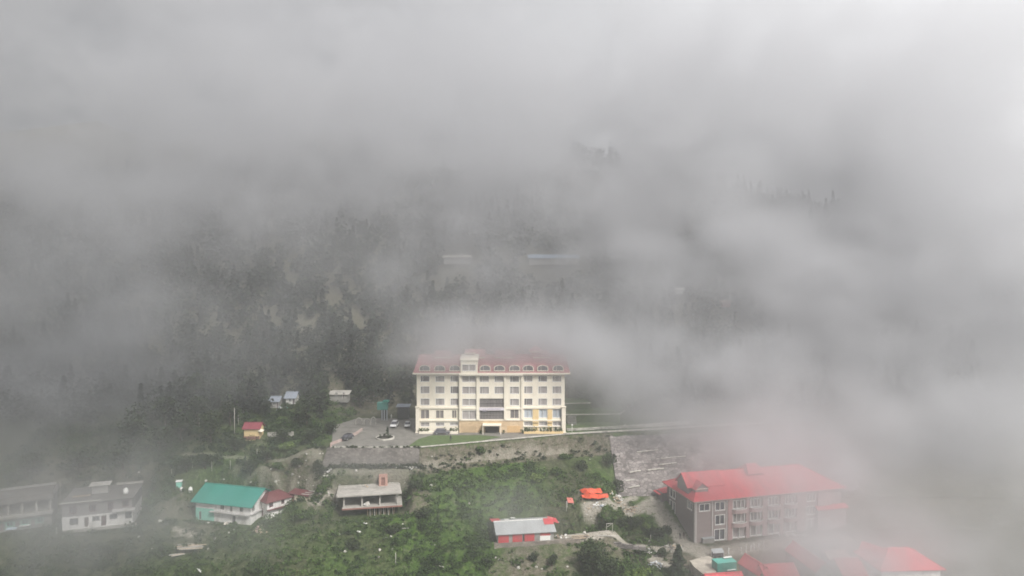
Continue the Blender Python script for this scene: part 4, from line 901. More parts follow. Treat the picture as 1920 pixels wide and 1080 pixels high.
# white and grey house on the left, with its posts
ROOFDARK = mat('weathered_roof_screed', (.125, .115, .105), var=.25, scale=.6, dirt=(.23, .215, .195), dirt_amt=.6)
wh, L = house_at('white_house', (116.5, 993), (248.5, 979), -14.0, 'two storey house, white below and grey above, with a flat roof'); W = 11.5; H1, H2 = 2.75, 5.7
opl = [(1.5, 3.2, .8, 2.3), (4.4, 5.3, .1, 2.3), (6.0, 7.5, 1.2, 2.3), (7.8, 8.9, -.1, 2.3), (9.5, 11.1, 1.2, 2.4), (12.7, 14.1, 1.0, 2.6)]; opu = [(1.5, 2.9, 3.4, 5.0), (5.4, 6.8, 3.5, 5.1), (9.2, 10.3, 3.5, 5.2), (12.2, 13.5, 3.9, 5.3)]
mb = MB(); S_ = sides(L, W); mb.wall(S_['f'], 0, L, -2, H1, opl); mb.wall(S_['l'], 0, W, -2, H1); mb.wall(S_['r'], 0, W, -2, H1); mb.wall(S_['b'], 0, L, -2, H1); mb.build('lower_wall', DIRTWHITE, wh)
UPW = mat('grey_upper_plaster', (.24, .225, .22), var=.12, dirt=(.15, .14, .135))
mb = MB(); mb.wall(S_['f'], 0, L, H1, H2, opu); mb.wall(S_['l'], 0, W, H1, H2); mb.wall(S_['r'], 0, W, H1, H2); mb.wall(S_['b'], 0, L, H1, H2); mb.box(.1, L - .1, .3, W - .1, H1 - .1, H1); mb.build('upper_wall', UPW, wh)
for i, o in enumerate(opl):
    if i in (1, 3): door(wh, S_['f'], o, GREY, mat('brown_door', (.10, .05, .045), var=.2))
    else: window(wh, S_['f'], o, GREY, GLASS, fr=.07, mull=(1, 1 if i == 5 else 0))
for o in opu: window(wh, S_['f'], o, DARKRED, GLASS, fr=.08)
mb = MB(); mb.box(-.4, L + .4, -.5, W + .3, H2, H2 + .22); rf = mb.build('roof', ROOFDARK, wh)
mb = MB(); mb.box(-.4, L * .55, -.5, -.3, H2 + .223, H2 + .5); mb.box(L - 5.5, L + .4, W - .2, W + .1, H2 + .223, H2 + .7); mb.build('parapet', LCONC, rf)
mb = MB(); mb.slab([(L * .72, -1.2, H1 + .45), (L + .6, -1.2, H1 + .45), (L + .6, -.004, H1 + .75), (L * .72, -.004, H1 + .75)], .1); mb.build('porch_roof', RUSTTIN, wh)
mb = MB(); mb.bb(S_['f'], -.2, L + .9, .004, .6, -1.2, -.25); mb.build('plinth', LCONC, wh)
M4 = Matrix.Translation(wh.location) @ Matrix.Rotation(wh.rotation_euler.z, 4, 'Z')
barrel(M4 @ Vector((L - 1.9, 3.0, H2 + .22)), .55, 1.5, WHITE, 'white water tank on the roof of the white and grey house')
p = M4 @ Vector((L * .45, 6.5, H2 + .2)); t = thing('roof_hutch', p, 'grey shelter with a pale slab top on the white and grey house roof', 'shelter', wh.rotation_euler.z)
mb = MB(); mb.box(-1.7, 1.7, -1.0, 1.0, 0, 1.7); mb.build('wall', GREY, t); mb = MB(); mb.slab([(-2.2, -1.3, 2.0), (2.2, -1.3, 2.0), (2.2, 1.3, 2.2), (-2.2, 1.3, 2.2)], .15); mb.build('roof', LCONC, t)
p0 = M4 @ Vector((1, 4, H2 + .2)); mb = MB()
for k in range(5): mb.cyl((0, .25 * k, .06), (3.6, .25 * k + .2, .07), .06, n=6)
tag(mb.build('timber_stack', WOOD, None, p0, wh.rotation_euler.z), 'bundle of poles lying on the roof of the white and grey house', 'timber')
for k, (px, py) in enumerate(((106, 1001), (136, 997), (166, 995), (200, 991), (227, 989), (249, 988))):
    q_ = ground(px, py); post('fence_post', q_, 1.35, .10, WHITE, ['white post standing apart, left of the white house', 'post nearest to the left corner of the white house', 'white post below the left door of the white house', 'white post below the middle of the white house', 'white post below the wide right window of the white house', 'rightmost white post before the white house'][k], 'post', 'white posts before the house')
# grey block at the left edge
lb, L = house_at('grey_block', (-14, 1000), (97, 984), -13.6, 'grey two storey block with an open pillared gallery at the left edge', 'building'); W = 10; S_ = sides(L, W); L0 = L
oplow = [(x, x + 1.1, .1, 2.1) for x in (1.2, 4.0, 6.9, 10.2)] + [(x, x + 1.3, .9, 2.1) for x in (2.5, 5.3, 8.2, 12.0)]
mb = MB(); mb.wall(S_['f'], 0, L, -2, 2.9, [o for o in oplow if o[1] < L]); mb.wall(S_['l'], 0, W, -2, 7.2); mb.wall(S_['r'], 0, W, -2, 7.2); mb.wall(S_['b'], 0, L, -2, 7.2); mb.box(.05, L - .05, 1.9, 2.1, 2.9, 6.4); mb.build('wall', GREY, lb)
for o in oplow:
    if o[1] < L: (window if o[2] > .5 else door)(lb, S_['f'], o, MINT, GLASS if o[2] > .5 else MAUVE2)
for k in range(5):
    x = .05 + k * (L - .5) / 4; mb = MB(); mb.box(x, x + .4, .02, .42, 3.1, 6.3); mb.build('pillar', LCONC, lb)
mb = MB(); mb.box(-.2, L + .3, -.9, 1.88, 2.9, 3.1); mb.box(-.2, L + .3, -.95, -.8, 3.103, 3.7); mb.build('gallery_slab', LCONC, lb)
mb = MB(); mb.box(-.4, L + .5, -.7, W + .2, 6.3, 6.6); mb.box(-.4, L + .5, -.7, -.45, 6.603, 7.6); mb.build('roof', ROOFDARK, lb)
M5 = Matrix.Translation(lb.location) @ Matrix.Rotation(lb.rotation_euler.z, 4, 'Z')
for k, x in enumerate((6.2, 9.0)):
    q_ = ground(22 + 25 * k, 999 - 6 * k); mb = MB(); mb.slab([(-1.0, -.5, .9), (1.0, -.5, .9), (1.0, .5, 1.05), (-1.0, .5, 1.05)], .06); o = mb.build('market_table', WHITE if k else mat('pale_blue_cloth', (.55, .66, .74), var=.1), None, q_, .3); tag(o, ['pale blue covered table before the grey block', 'white covered table before the grey block, nearer its right corner'][k], 'table')
    for sx in (-.9, .9): mb = MB(); mb.cyl((sx, 0, -.4), (sx, 0, .86), .05, n=6); mb.build('leg', GREY, o)

# open concrete frame with its brick stair head
cf, L = house_at('unfinished_building', (643.5, 952), (747, 945.5), -11.0, 'unfinished concrete frame with a flat roof slab and open bays', 'building'); W = 6.6; H = 2.75
mb = MB(); mb.slab([(-1.5, -.9, H + .28), (L + .8, -.9, H + .28), (L + .5, W + .2, H + .28), (-1.5, W + .2, H + .28)], .28); rs = mb.build('roof', LCONC, cf)
mb = MB(); mb.box(-1.5, -1.32, -.88, W, H + .283, H + .5); mb.box(-1.3, L + .4, W - .1, W + .18, H + .283, H + .45); mb.build('slab_upstand', LCONC, rs)
for k in range(4):
    x = k * (L - .34) / 3; mb = MB(); mb.box(x, x + .34, 0, .34, 0, H); mb.build('column', LCONC, cf)
    mb = MB(); mb.box(x, x + .34, W - .6, W - .26, 0, H); mb.build('column', GREY, cf)
mb = MB(); mb.box(-.2, L + .9, -.7, W, -.28, 0); mb.build('floor_slab', LCONC, cf); mb = MB(); mb.box(.4, L - .1, W - .25, W - .05, 0, H); mb.build('back_wall', GREY, cf)
mb = MB(); mb.box(-.2, L + .9, -.78, -.703, -.36, -.02); mb.build('edge_beam', BRICK, cf)
for k in range(13):
    x = L * .44 + k * .52; mb = MB(); mb.cyl((x, .1 + .3 * (k % 3), -.3), (x + .2 * math.sin(k * 3), .0 + .25 * (k % 3), -2.9), .07, n=6); mb.build('prop', ROCK if k % 2 else WOOD, cf)
M6 = Matrix.Translation(cf.location) @ Matrix.Rotation(cf.rotation_euler.z, 4, 'Z')
t = thing('brick_stair_head', M6 @ Vector((L - 4.6, W - 1.5, H + .28)), 'small pink brick stair head rising behind the concrete frame roof', 'stair head', cf.rotation_euler.z)
PB = mat('pink_brickwork', (.46, .27, .22), var=.2, scale=2); mb = MB(); mb.wall((Vector((0, 0, 0)), XW, -YW), 0, 2.1, -.3, 2.4, [(.55, 1.5, .1, 2.1)], .3); mb.box(0, .2, .31, 2, -.3, 2.4); mb.box(1.9, 2.1, .31, 2, -.3, 2.4); mb.box(.2, 1.9, 1.8, 2, -.3, 2.4); mb.build('wall', PB, t)
mb = MB(); mb.box(.56, 1.49, .32, .36, .1, 2.08); mb.build('door', BRICK, t)
for k, x in enumerate((.1, 1.75)): mb = MB(); mb.box(x, x + .28, .05, .3, 2.403, 2.9); mb.build('corner_stub', PB, t)
def heap(loc, items, m, label, cat, sx, sy, sz, seed, name, rot=0., size=(.3, .6)):
    r = random.Random(seed); mb = MB()
    for k in range(items):
        x, y = r.gauss(0, sx * .38), r.gauss(0, sy * .38); s = r.uniform(*size); zz = max(0, 1 - (x / sx) ** 2 - (y / sy) ** 2) * sz * r.random()
        zz += (gz(loc[0] + x, loc[1] + y) - loc[2]) if rot == 0 else 0
        src = rock_mb(r.randrange(99), r.uniform(.4, .9)); k0 = len(mb.v); a = r.random() * 6.28; ca, sa = math.cos(a), math.sin(a)
        mb.v += [(x + s * (vx * ca - vy * sa), y + s * (vx * sa + vy * ca) * .8, zz + s * vz) for vx, vy, vz in src.v]; mb.f += [tuple(i + k0 for i in f) for f in src.f]; mi = r.randrange(len(m)); mb.mi += [mi] * len(src.f); mb.sm += src.sm
    return tag(mb.build(name, m, None, loc, rot), label, cat)
heap(M6 @ Vector((5.6, 0.4, .0)), 8, [WHITE, ROCK], 'pale tarpaulin bundle lying in the middle bay of the concrete frame', 'bundle', 1.1, .5, .4, 3, 'tarp_bundle', rot=.02, size=(.7, 1.2))
heap(M6 @ Vector((4.8, W - 1.2, H + .3)), 10, [PALEWOOD, ROCK, WOOD], 'small heap of debris on the concrete frame roof slab', 'debris', 1.2, .5, .4, 4, 'debris_heap', rot=.02)
heap(M6 @ Vector((L - 1.4, W + .4, H - .2)), 5, [WHITE], 'white sacks at the back right of the concrete frame roof', 'sacks', .8, .4, .5, 5, 'sack_heap', rot=.02, size=(.5, .8))

# red walled shed with the grey roof on its stone plinth
sh, L = house_at('red_shed', (933.5, 1018.5), (1038.5, 1012.5), -15.9, 'low red and white walled shed under a grey metal roof', 'shed'); W, H = 8.4, 2.15; S_ = sides(L, W)
shell(sh, L, W, H, {'f': [(5.6, 6.0, 0, 1.9)]}, GREY, gable=1.0, z0=-.3)
for a, b, m_ in ((.1, 2.5, REDSHEET), (3.3, 5.5, REDSHEET), (6.05, 8.3, REDSHEET), (9.6, 11.9, REDSHEET)): mb = MB(); mb.bb(S_['f'], a, b, .004, .06, .05 if a < 9 else 1.15, H - .15); mb.build('wall_sheet', m_, sh)
mb = MB(); mb.bb(S_['f'], 9.55, 11.95, .004, .08, .05, 1.13); mb.build('white_panel', WHITE, sh)
mb = MB(); mb.bb(S_['f'], 5.62, 5.98, -.2, -.15, 0, 1.88); mb.build('door', DARKMETAL, sh)
gable_roof(sh, L, W, H, 1.1, .5, TIN, ovx=.5, ridge_m=WHITE, split=.52)
for q_ in ([(-.9, 4.3, 3.33), (1.3, 4.3, 3.33), (1.3, 8.9, 2.33), (-.9, 8.9, 2.33)], [(11.0, 2.2, 2.86), (13.2, 2.2, 2.86), (13.2, 4.35, 3.42), (11.0, 4.35, 3.42)], [(12.4, 3.2, 3.15), (14.6, 3.2, 2.6), (14.6, 6.6, 2.5), (12.4, 6.6, 3.15)]): mb = MB(); mb.slab(q_, .05); mb.build('red_roof_sheet', REDSHEET, sh)
mb = MB()
for x, y, z in ((2.2, 5.2, 3.2), (3.9, 6.6, 2.95)): mb.slab([(x, y, z + .06), (x + 1.0, y, z + .06), (x + 1.0, y + 1.6, z - .3), (x, y + 1.6, z - .3)], .03)
mb.build('pale_roof_patch', WHITE, sh)
mb = MB(); mb.poly([(-1.0, -.8, -3.9), (L + 6.5, -.8, -3.9), (L + 6.0, -.35, -.05), (-.8, -.35, -.05)]); mb.poly([(-.8, -.35, -.05), (L + 6.0, -.35, -.05), (L + 6.0, .8, -.05), (-.8, .8, -.05)]); mb.poly([(-1, -.8, -3.9), (-.8, -.35, -.05), (-.8, 4, -.05), (-1, 4, -3.9)]); mb.poly([(L + 6.5, -.8, -3.9), (L + 6.5, 3, -3.9), (L + 6, 3, -.05), (L + 6, -.35, -.05)])
o = mb.build('stone_terrace_wall', stone_mat('brown_masonry', (.10, .085, .07), (.30, .26, .215), 1.3, (.13, .115, .095)), None, sh.location, sh.rotation_euler.z); tag(o, 'brown rubble wall that carries the terrace of the red shed', 'retaining wall')
M7 = Matrix.Translation(sh.location) @ Matrix.Rotation(sh.rotation_euler.z, 4, 'Z')

# small yellow house, huts behind, far houses in the fog
def small_house(name, pL, pR, z, W, H, rise, ov, wm, rm, label, cat='house', ops=None, mono=False, group=None, z0=-2.5):
    t, L = house_at(name, pL, pR, z, label, cat, group=group); ops = ops(L) if ops else {}
    shell(t, L, W, H, ops, wm, gable=0 if mono else rise, z0=z0); S_ = sides(L, W)
    for k in ops:
        for o in ops[k]: (door if o[2] < .2 else window)(t, S_[k], o, WHITE, GLASS, fr=.08) if o[2] >= .2 else door(t, S_[k], o, WHITE, MAUVE2)
    if mono: mb = MB(); mb.slab([(-ov, -ov, H + .12), (L + ov, -ov, H + .12), (L + ov, W + ov, H + rise + .12), (-ov, W + ov, H + rise + .12)], .1); mb.build('roof', rm, t)
    else: gable_roof(t, L, W, H, rise, ov, rm)
    return t
sy = small_house('small_house', (457.5, 818), (486, 818), .1, 3.2, 2.3, 1.1, .45, YELLOW, mat('maroon_sheet', (.24, .055, .07), rough=.5, var=.1), 'small windowless yellow house with a maroon roof among dark trees')
mb = MB(); mb.slab([(sy_ := 4.0, -.6, 1.6), (5.1, -.6, 1.35), (5.1, 1.2, 1.5), (4.05, 1.2, 1.8)], .08); mb.build('side_awning', CREAM2, sy)
mb = MB(); mb.bb((Vector((0, 0, 0)), XW, -YW), -.1, 4.2, .004, .1, -.9, .0); mb.build('brick_foot', BRICK, sy)
p = atz(512, 816, 0); low_wall('yard_wall', [(p.x - 1.5, p.y, -.1), (p.x + 5.5, p.y + .5, .1)], .8, .3, LCONC, 'short pale yard wall right of the small yellow house')
wops = lambda L: {'f': [(L * .3, L * .3 + .9, .8, 1.9), (L * .7, L * .7 + .8, 0.0, 1.9)]}
def hz_house(name, px0, px1, py, Y, W, H, rise, wm, rm, label, mono=False, ov=.5, ops=wops):
    Y = min(Y, ground(px0, py).y) if Y > 210 else Y
    z = at(px0, py, Y).z; return small_house(name, (px0, py), (px1, py), z, W, H, rise, ov, wm, rm, label, 'hut' if W < 4.5 else 'house', ops, mono, z0=-.8 if Y > 250 else -1.3)
BLUEROOF = mat('blue_grey_sheet', (.28, .31, .36), rough=.5, var=.12)
hz_house('mountain_hut', 507, 522, 765, 215, 3.6, 2.2, 1.0, GREY, BLUEROOF, 'left one of two hillside huts with blue grey roofs')
hz_house('mountain_hut', 536, 553, 759, 217, 4.0, 2.3, 1.3, DIRTWHITE, BLUEROOF, 'right one of two hillside huts with blue grey roofs, white walled')
hz_house('mountain_hut', 618, 652, 747, 222, 3.0, 1.2, .7, GREY, LCONC, 'low hillside hut with a long pale flat roof', True)
heap(ground(527, 768), 16, [WHITE, BLUECURT, MINT], 'clutter of pale things between the two blue roofed huts', 'clutter', 2.6, 1.2, .8, 8, 'clutter_heap', size=(.4, .9))
p = at(707, 781, 203); t = thing('board_hut', (p.x, 203, p.z), 'teal panelled booth raised on pale legs at the back of the parking', 'booth')
mb = MB(); mb.box(0, 3.0, 0, 2.2, 2.0, 4.1); mb.build('teal_panel', mat('teal_booth_wall', (.07, .24, .205), var=.1), t)
mb = MB(); mb.slab([(1.7, -.3, 4.75), (3.3, -.3, 4.75), (3.3, 2.4, 4.6), (1.7, 2.4, 4.6)], .5); mb.build('roof', TEAL, t)
for k, x in enumerate((1.3, 2.0, 2.8)): mb = MB(); mb.box(x, x + .25, .1, .35, -1.5, 1.997); mb.build('leg', BLUECURT, t)
mb = MB(); mb.box(.9, 2.9, 1.6, 2.1, -1, 1.99); mb.build('back_wall', DARKMETAL, t)
hz_house('open_shelter', 745, 766, 778, 204, 2.4, 2.4, .3, DARKMETAL, BLUEROOF, 'low shelter with a thin blue roof behind the white cars', True, ov=.4, ops=None)
hz_house('far_house', 832, 882, 492, 286, 6, 2.2, 1.0, GREY, LCONC, 'far house with a white roof high in the fog above the hotel', ops=lambda L: {'f': [(1, 2.2, .8, 1.8), (4, 5, .1, 1.9), (7, 8.2, .8, 1.8)]})  # white roof greyed in its colour to look fogged
hz_house('far_house', 992, 1085, 493, 288, 7, 2.2, 1.4, GREY, mat('blue_sheet', (.24, .30, .38), var=.1), 'long far house with a pale blue roof high in the fog', ops=lambda L: {'f': [(2, 3.2, .8, 1.8), (6, 7, .1, 1.9), (12, 13.2, .8, 1.8)]})
hz_house('far_house', 1269, 1281, 547, 262, 2.4, 1.0, .5, DIRTWHITE, DIRTWHITE, 'tiny far white house right above the hotel, half lost in fog', ops=None)
hz_house('far_house', 1355, 1370, 572, 258, 2.6, 1.2, .6, PINKPL, PINKK, 'tiny far pinkish house right of the tiny white one', ops=None)

# ------------------------------------------------------------------ tarpaulins, heaps, container, carts
def tarp(p, L, W, sag, m, label, rot, name='tarpaulin_tent', cat='tarpaulin', ht=1.3, seed=1, nx_=14, ny_=7):
    r = random.Random(seed); t = thing(name, p, label, cat, rot); mb = MB(); P = {}
    for i in range(nx_ + 1):
        for j in range(ny_ + 1):
            u, v = i / nx_, j / ny_; z = .35 + (ht - .35) * (1 - abs(2 * v - .95)) * (1 - .25 * math.cos(u * 9) * .4) - sag * (u - .5) ** 2 + .10 * math.sin(u * 17 + v * 6 + seed) + .06 * math.sin(u * 39 + v * 11)
            k = 1 - .62 * abs(2 * u - 1) ** 2.6; P[i, j] = (u * L + .25 * math.sin(v * 5 + seed), W * (.5 + (v - .5) * k) + .18 * math.sin(u * 7 + seed), z)
    for i in range(nx_):
        for j in range(ny_): mb.poly([P[i, j], P[i + 1, j], P[i + 1, j + 1], P[i, j + 1]], 0, True)
    mb.build('sheet', m, t)
    for x in (.1, L / 2, L - .1):
        for y in (.1, W * .9): mp_ = MB(); mp_.cyl((x, y, -1.2), (x, y, .45), .05, n=6); mp_.build('pole', WOOD, t)
    return t
p = ground(1091, 944); tarp((p.x, p.y, p.z + .7), 6.6, 2.3, .5, ORANGE, 'front orange tarpaulin tent on the green slope', R(4), ht=1.2)
tarp((p.x + .1, p.y + 2.1, p.z + 1.25), 5.2, 2.2, .9, ORANGE, 'back orange tarpaulin tent, just above the front one', R(2), ht=1.5, seed=2)
p = ground(1065, 951); t = thing('red_sheet_board', (p.x, p.y, p.z), 'small faded red sheet propped on poles left of the orange tents', 'sheet', R(10)); mb = MB(); mb.slab([(0, 0, .9), (1.5, 0, .75), (1.4, .9, 1.7), (-.1, .9, 1.9)], .05); mb.build('sheet', mat('faded_coral_sheet', (.52, .16, .13), var=.15), t)
mb = MB(); mb.cyl((-.2, -.1, -2.5), (-.15, 0, 1.4), .05, n=6); mb.cyl((1.4, .4, -.4), (1.4, .4, 1.1), .05, n=6); mb.build('pole', ROCK, t)
heap(ground(1158, 940), 60, [WHITE, PALEWOOD, ROCK], 'heap of bright white debris right of the orange tents', 'debris', 2.0, 1.8, 1.3, 21, 'debris_heap', size=(.25, .7))
heap(ground(1122, 956), 26, [WHITE, BLUECURT, ROCK], 'white and bluish scrap lying below the orange tents', 'debris', 3.0, .7, .4, 22, 'debris_heap', size=(.25, .8))
heap(ground(1180, 957), 70, [PALEWOOD, WOOD, ROCK], 'tan heap of timber scrap along the gravel path', 'debris', 3.2, 1.5, .6, 23, 'debris_heap', size=(.2, .55))
heap(ground(1102, 951), 18, [PALEWOOD, ROCK], 'thin scatter of pale rubble left below the orange tents', 'rubble', 1.6, .8, .3, 24, 'rubble_heap', size=(.2, .5))
heap(ground(1265, 1030), 80, [ROCK, DROCK, PALEWOOD], 'stony rubble heap beside the corner of the mauve building', 'rubble', 3.0, 2.2, .9, 25, 'rubble_heap', size=(.2, .55))
heap(ground(1230, 1060), 60, [BLUECURT, WHITE, DROCK], 'heap of bluish white scrap above the bright green patch', 'scrap', 1.8, 1.4, .7, 26, 'scrap_heap', size=(.15, .5))
heap(ground(1215, 1035), 70, [DROCK, ROCK, DIRTWHITE], 'grey rubble spread left of the conifer', 'rubble', 2.8, 1.8, .5, 27, 'rubble_heap', size=(.2, .5))
heap(ground(1372, 1009), 34, [ROCK, PALEWOOD, DIRTWHITE], 'rubble pile in the open ground floor bay of the mauve building', 'rubble', 1.6, 1.0, .9, 28, 'rubble_heap', size=(.25, .7))
heap(ground(1395, 1003), 14, [WHITE, ROCK], 'white rubble lying on the sill of the first big ground floor window', 'rubble', 1.5, .4, .5, 29, 'rubble_heap', size=(.3, .6))
heap(ground(1050, 1008), 40, [ROCK, WHITE, WOOD], 'pale rubble at the right end of the red shed', 'rubble', 1.8, 1.2, .5, 30, 'rubble_heap', size=(.2, .6))
heap(ground(485, 996), 34, [ROCK, PINKK, PALEWOOD], 'small heap of broken masonry below the teal house', 'rubble', 1.6, 1.2, .5, 31, 'rubble_heap', size=(.2, .6))
heap(ground(428, 983), 24, [ROCK, CREAM2], 'cream rubble at the foot of the teal house front wall', 'rubble', 1.2, .6, .6, 32, 'rubble_heap', size=(.25, .6))
heap(ground(765, 878), 34, [WHITE, KERBW], 'row of white sacks on the road below the hotel', 'sacks', 2.6, .35, .3, 33, 'sack_heap', size=(.35, .65))
heap(ground(1490, 1005), 30, [WHITE, ROCK], 'hazy white rubble before the right half of the mauve building', 'rubble', 4.5, 1.0, .4, 34, 'rubble_heap', size=(.3, .9))
heap(ground(615, 888), 14, [ROCK, DIRTWHITE], 'crooked line of pale rocks above the concrete frame', 'rocks', 1.5, .4, .4, 35, 'rock_heap', size=(.4, .9))
heap(ground(1340, 880), 30, [WHITE, KERBW], 'white debris strewn on the embankment above the mauve building roof', 'debris', 4.0, 1.2, .5, 36, 'debris_heap', size=(.3, .9))
def planks(p, n, L, m, label, rot, seed, name='timber_stack', cat='timber', wid=.22, spread=.25, sep=.24):
    r = random.Random(seed); mb = MB()
    for k in range(n):
        y = (k - n / 2) * sep + r.gauss(0, .05); a = r.gauss(0, spread * .3); l = L * r.uniform(.7, 1.1); z = .08 + .05 * (k % 3) + .03 * r.random(); ca, sa = math.cos(a), math.sin(a)
        mb.bb((Vector((r.gauss(0, .3), y, 0)), Vector((ca, sa, .02 * r.random())), Vector((-sa, ca, 0))), -l / 2, l / 2, -wid / 2, wid / 2, z, z + .09, k % len(m))
    return tag(mb.build(name, m, None, p, rot), label, cat)
planks(ground(1085, 1008), 11, 4.2, [WOOD, PALEWOOD, DARKMETAL], 'stack of dark weathered timber beside the red shed', R(10), 1)
p = ground(358, 1028); planks((p.x, p.y, p.z + .3), 12, 5.6, [LCONC, PALEWOOD], 'collapsed stack of pale planks below the teal house', R(8), 2, wid=.32, sep=.36)
p = ground(335, 1042); planks((p.x, p.y, p.z + .1), 5, 3.2, [ROCK, PALEWOOD], 'few pale poles left of the collapsed plank stack', R(25), 3)
p = ground(372, 1072); planks((p.x, p.y, p.z + .2), 2, 3.2, [WHITE], 'pair of white pipes lying near the lower edge', R(130), 4, 'white_pipe', 'pipe', .16)
for k, (px, py, a, l, lb_) in enumerate(((672, 999, -38, 1.3, 'white plank lying on the green slope below the concrete frame'), (685, 984, -35, .9, 'shorter white plank just above the white plank on the slope'), (822, 1065, -28, 2.8, 'long thin pale pole lying low on the green slope'), (760, 995, 2, 1.4, 'thin pale stick lying right of the white planks'), (1140, 1008, -4, 5, 'long pale pole lying on the bank right of the red shed'))):
    q_ = ground(px, py); mb = MB(); w_ = .22 if k < 2 else .07; mb.box(-l / 2, l / 2, -w_, w_, .25, .38); tag(mb.build('plank', WHITE if k < 2 else ROCK, None, q_, R(a)), lb_, 'plank')
t_, L = house_at('shipping_container', (1345, 1076), (1381, 1072), -18.2, 'teal green container box with white lids beside the cottages', 'container')
CTEAL = mat('teal_green_paint', (.02, .26, .205), rough=.45, var=.2, scale=1.4, dirt=(.16, .36, .31), dirt_amt=.5)
mb = MB(); mb.box(0, L, 0, 2.3, .15, 2.1)
for k in range(9): x = .2 + k * (L - .4) / 8; mb.box(x - .04, x + .04, -.05, -.003, .2, 2.05)
mb.build('body', CTEAL, t_)
mb = MB(); mb.box(-.03, L + .03, -.06, 2.36, 2.103, 2.2); mb.build('lid', mat('light_teal_paint', (.10, .42, .35), var=.2), t_)
for x0, y0, m_ in ((L * .55, 1.5, WHITE), (L * .5, -.3, WHITE)): mb = MB(); mb.slab([(x0, y0, 2.45 if y0 > 0 else .6), (x0 + 1.9, y0, 2.5 if y0 > 0 else .65), (x0 + 1.9, y0 + .5, 2.55 if y0 > 0 else .7), (x0, y0 + .5, 2.5 if y0 > 0 else .65)], .06); mb.build('white_lid', m_, t_)
for x in (.2, L - .2): mb = MB(); mb.box(x - .1, x + .1, .1, 2.2, -.6, .147); mb.build('skid', DARKMETAL, t_)
p = ground(1337, 1048); t = thing('trailer_cart', (p.x, p.y, p.z), 'grey covered trailer standing between two white posts', 'trailer', R(8))
mb = MB(); mb.slab([(0, 0, 1.25), (2.6, 0, 1.25), (2.7, 1.2, 1.75), (.1, 1.2, 1.75)], .12); mb.build('cover', TIN, t); mb = MB(); mb.box(.15, 2.5, .1, 1.1, .5, 1.12); mb.build('bed', DARKMETAL, t)
for x in (.5, 2.1): mb = MB(); mb.cyl((x, -.05, .35), (x, .12, .35), .36, n=12); mb.build('wheel', DARKMETAL, t)
mb = MB(); mb.cyl((2.5, .5, .55), (3.5, .3, .2), .06, n=6); mb.cyl((.3, -.6, .12), (1.8, -.75, .2), .09, n=6); mb.build('drawbar', ROCK, t)
for k, (px, py) in enumerate(((1333, 1044), (1365, 1041))): q_ = ground(px, py); post('yard_post', q_, 1.6, .13, WHITE, ['white yard post left of the grey trailer', 'white yard post right of the grey trailer'][k], 'post', lean=.15)
for k in range(6): q_ = ground(1391 + 8 * k, 1038 - 2 * k); post('yard_stake', q_, 1.5 + .3 * (k % 2), .09, DIRTWHITE, 'thin pale stake in the row before the mauve building', 'stake', 'stakes before the mauve building', lean=.2 * (k % 3 - 1))
p = ground(1318, 1020); t = thing('concrete_trough', (p.x, p.y, p.z), 'grey bin like trough at the front corner of the mauve building', 'trough', R(12)); mb = MB(); mb.wall((Vector((0, 0, 0)), XW, -YW), 0, 2.9, -.3, 1.1); mb.box(0, 2.9, .01, 1.4, -.3, 1.0); mb.build('body', GREY, t); mb = MB(); mb.slab([(-.1, -.12, 1.12), (3.0, -.12, 1.12), (3.0, 1.5, 1.35), (-.1, 1.5, 1.35)], .1); mb.build('lid', TIN, t)
yard = [atz(px, py, -17.75) for px, py in ((1318, 1076), (1342, 1073), (1347, 1053), (1330, 1042), (1312, 1046), (1293, 1051), (1301, 1062))]
mb = MB(); mb.slab(yard, 2.0); tag(mb.build('gravel_yard', mat('pale_gravel', (.46, .42, .355), var=.3, scale=1.1, dirt=(.30, .27, .22), dirt_amt=.7)), 'pale gravel yard left of the teal container', 'yard', kind='structure')
p = ground(1090, 1010); 
t = thing('stone_step_wall', ground(1150, 1020), 'pale low dry stone wall curving along the bank right of the red shed', 'wall', R(-14)); mb = MB()
for k in range(8): mb.box(k * .9, k * .9 + .88, .12 * math.sin(k * 1.3), .6 + .12 * math.sin(k * 1.3), -.9, .22 + .12 * math.sin(k * 2.1) - .06 * k)
mb.build('stone_course', RSTONE, t)
t = thing('metal_frame', ground(1137, 998), 'thin pale open frame standing on the dark green bank', 'frame', .2); mb = MB()
for x in (0, 1.5): mb.cyl((x, 0, -.3), (x, 0, 1.9), .05, n=6)
mb.cyl((0, 0, 1.85), (1.5, 0, 1.85), .05, n=6); mb.cyl((0, 0, 1.0), (1.5, 0, 1.85), .04, n=6); mb.build('tube', ROCK, t)

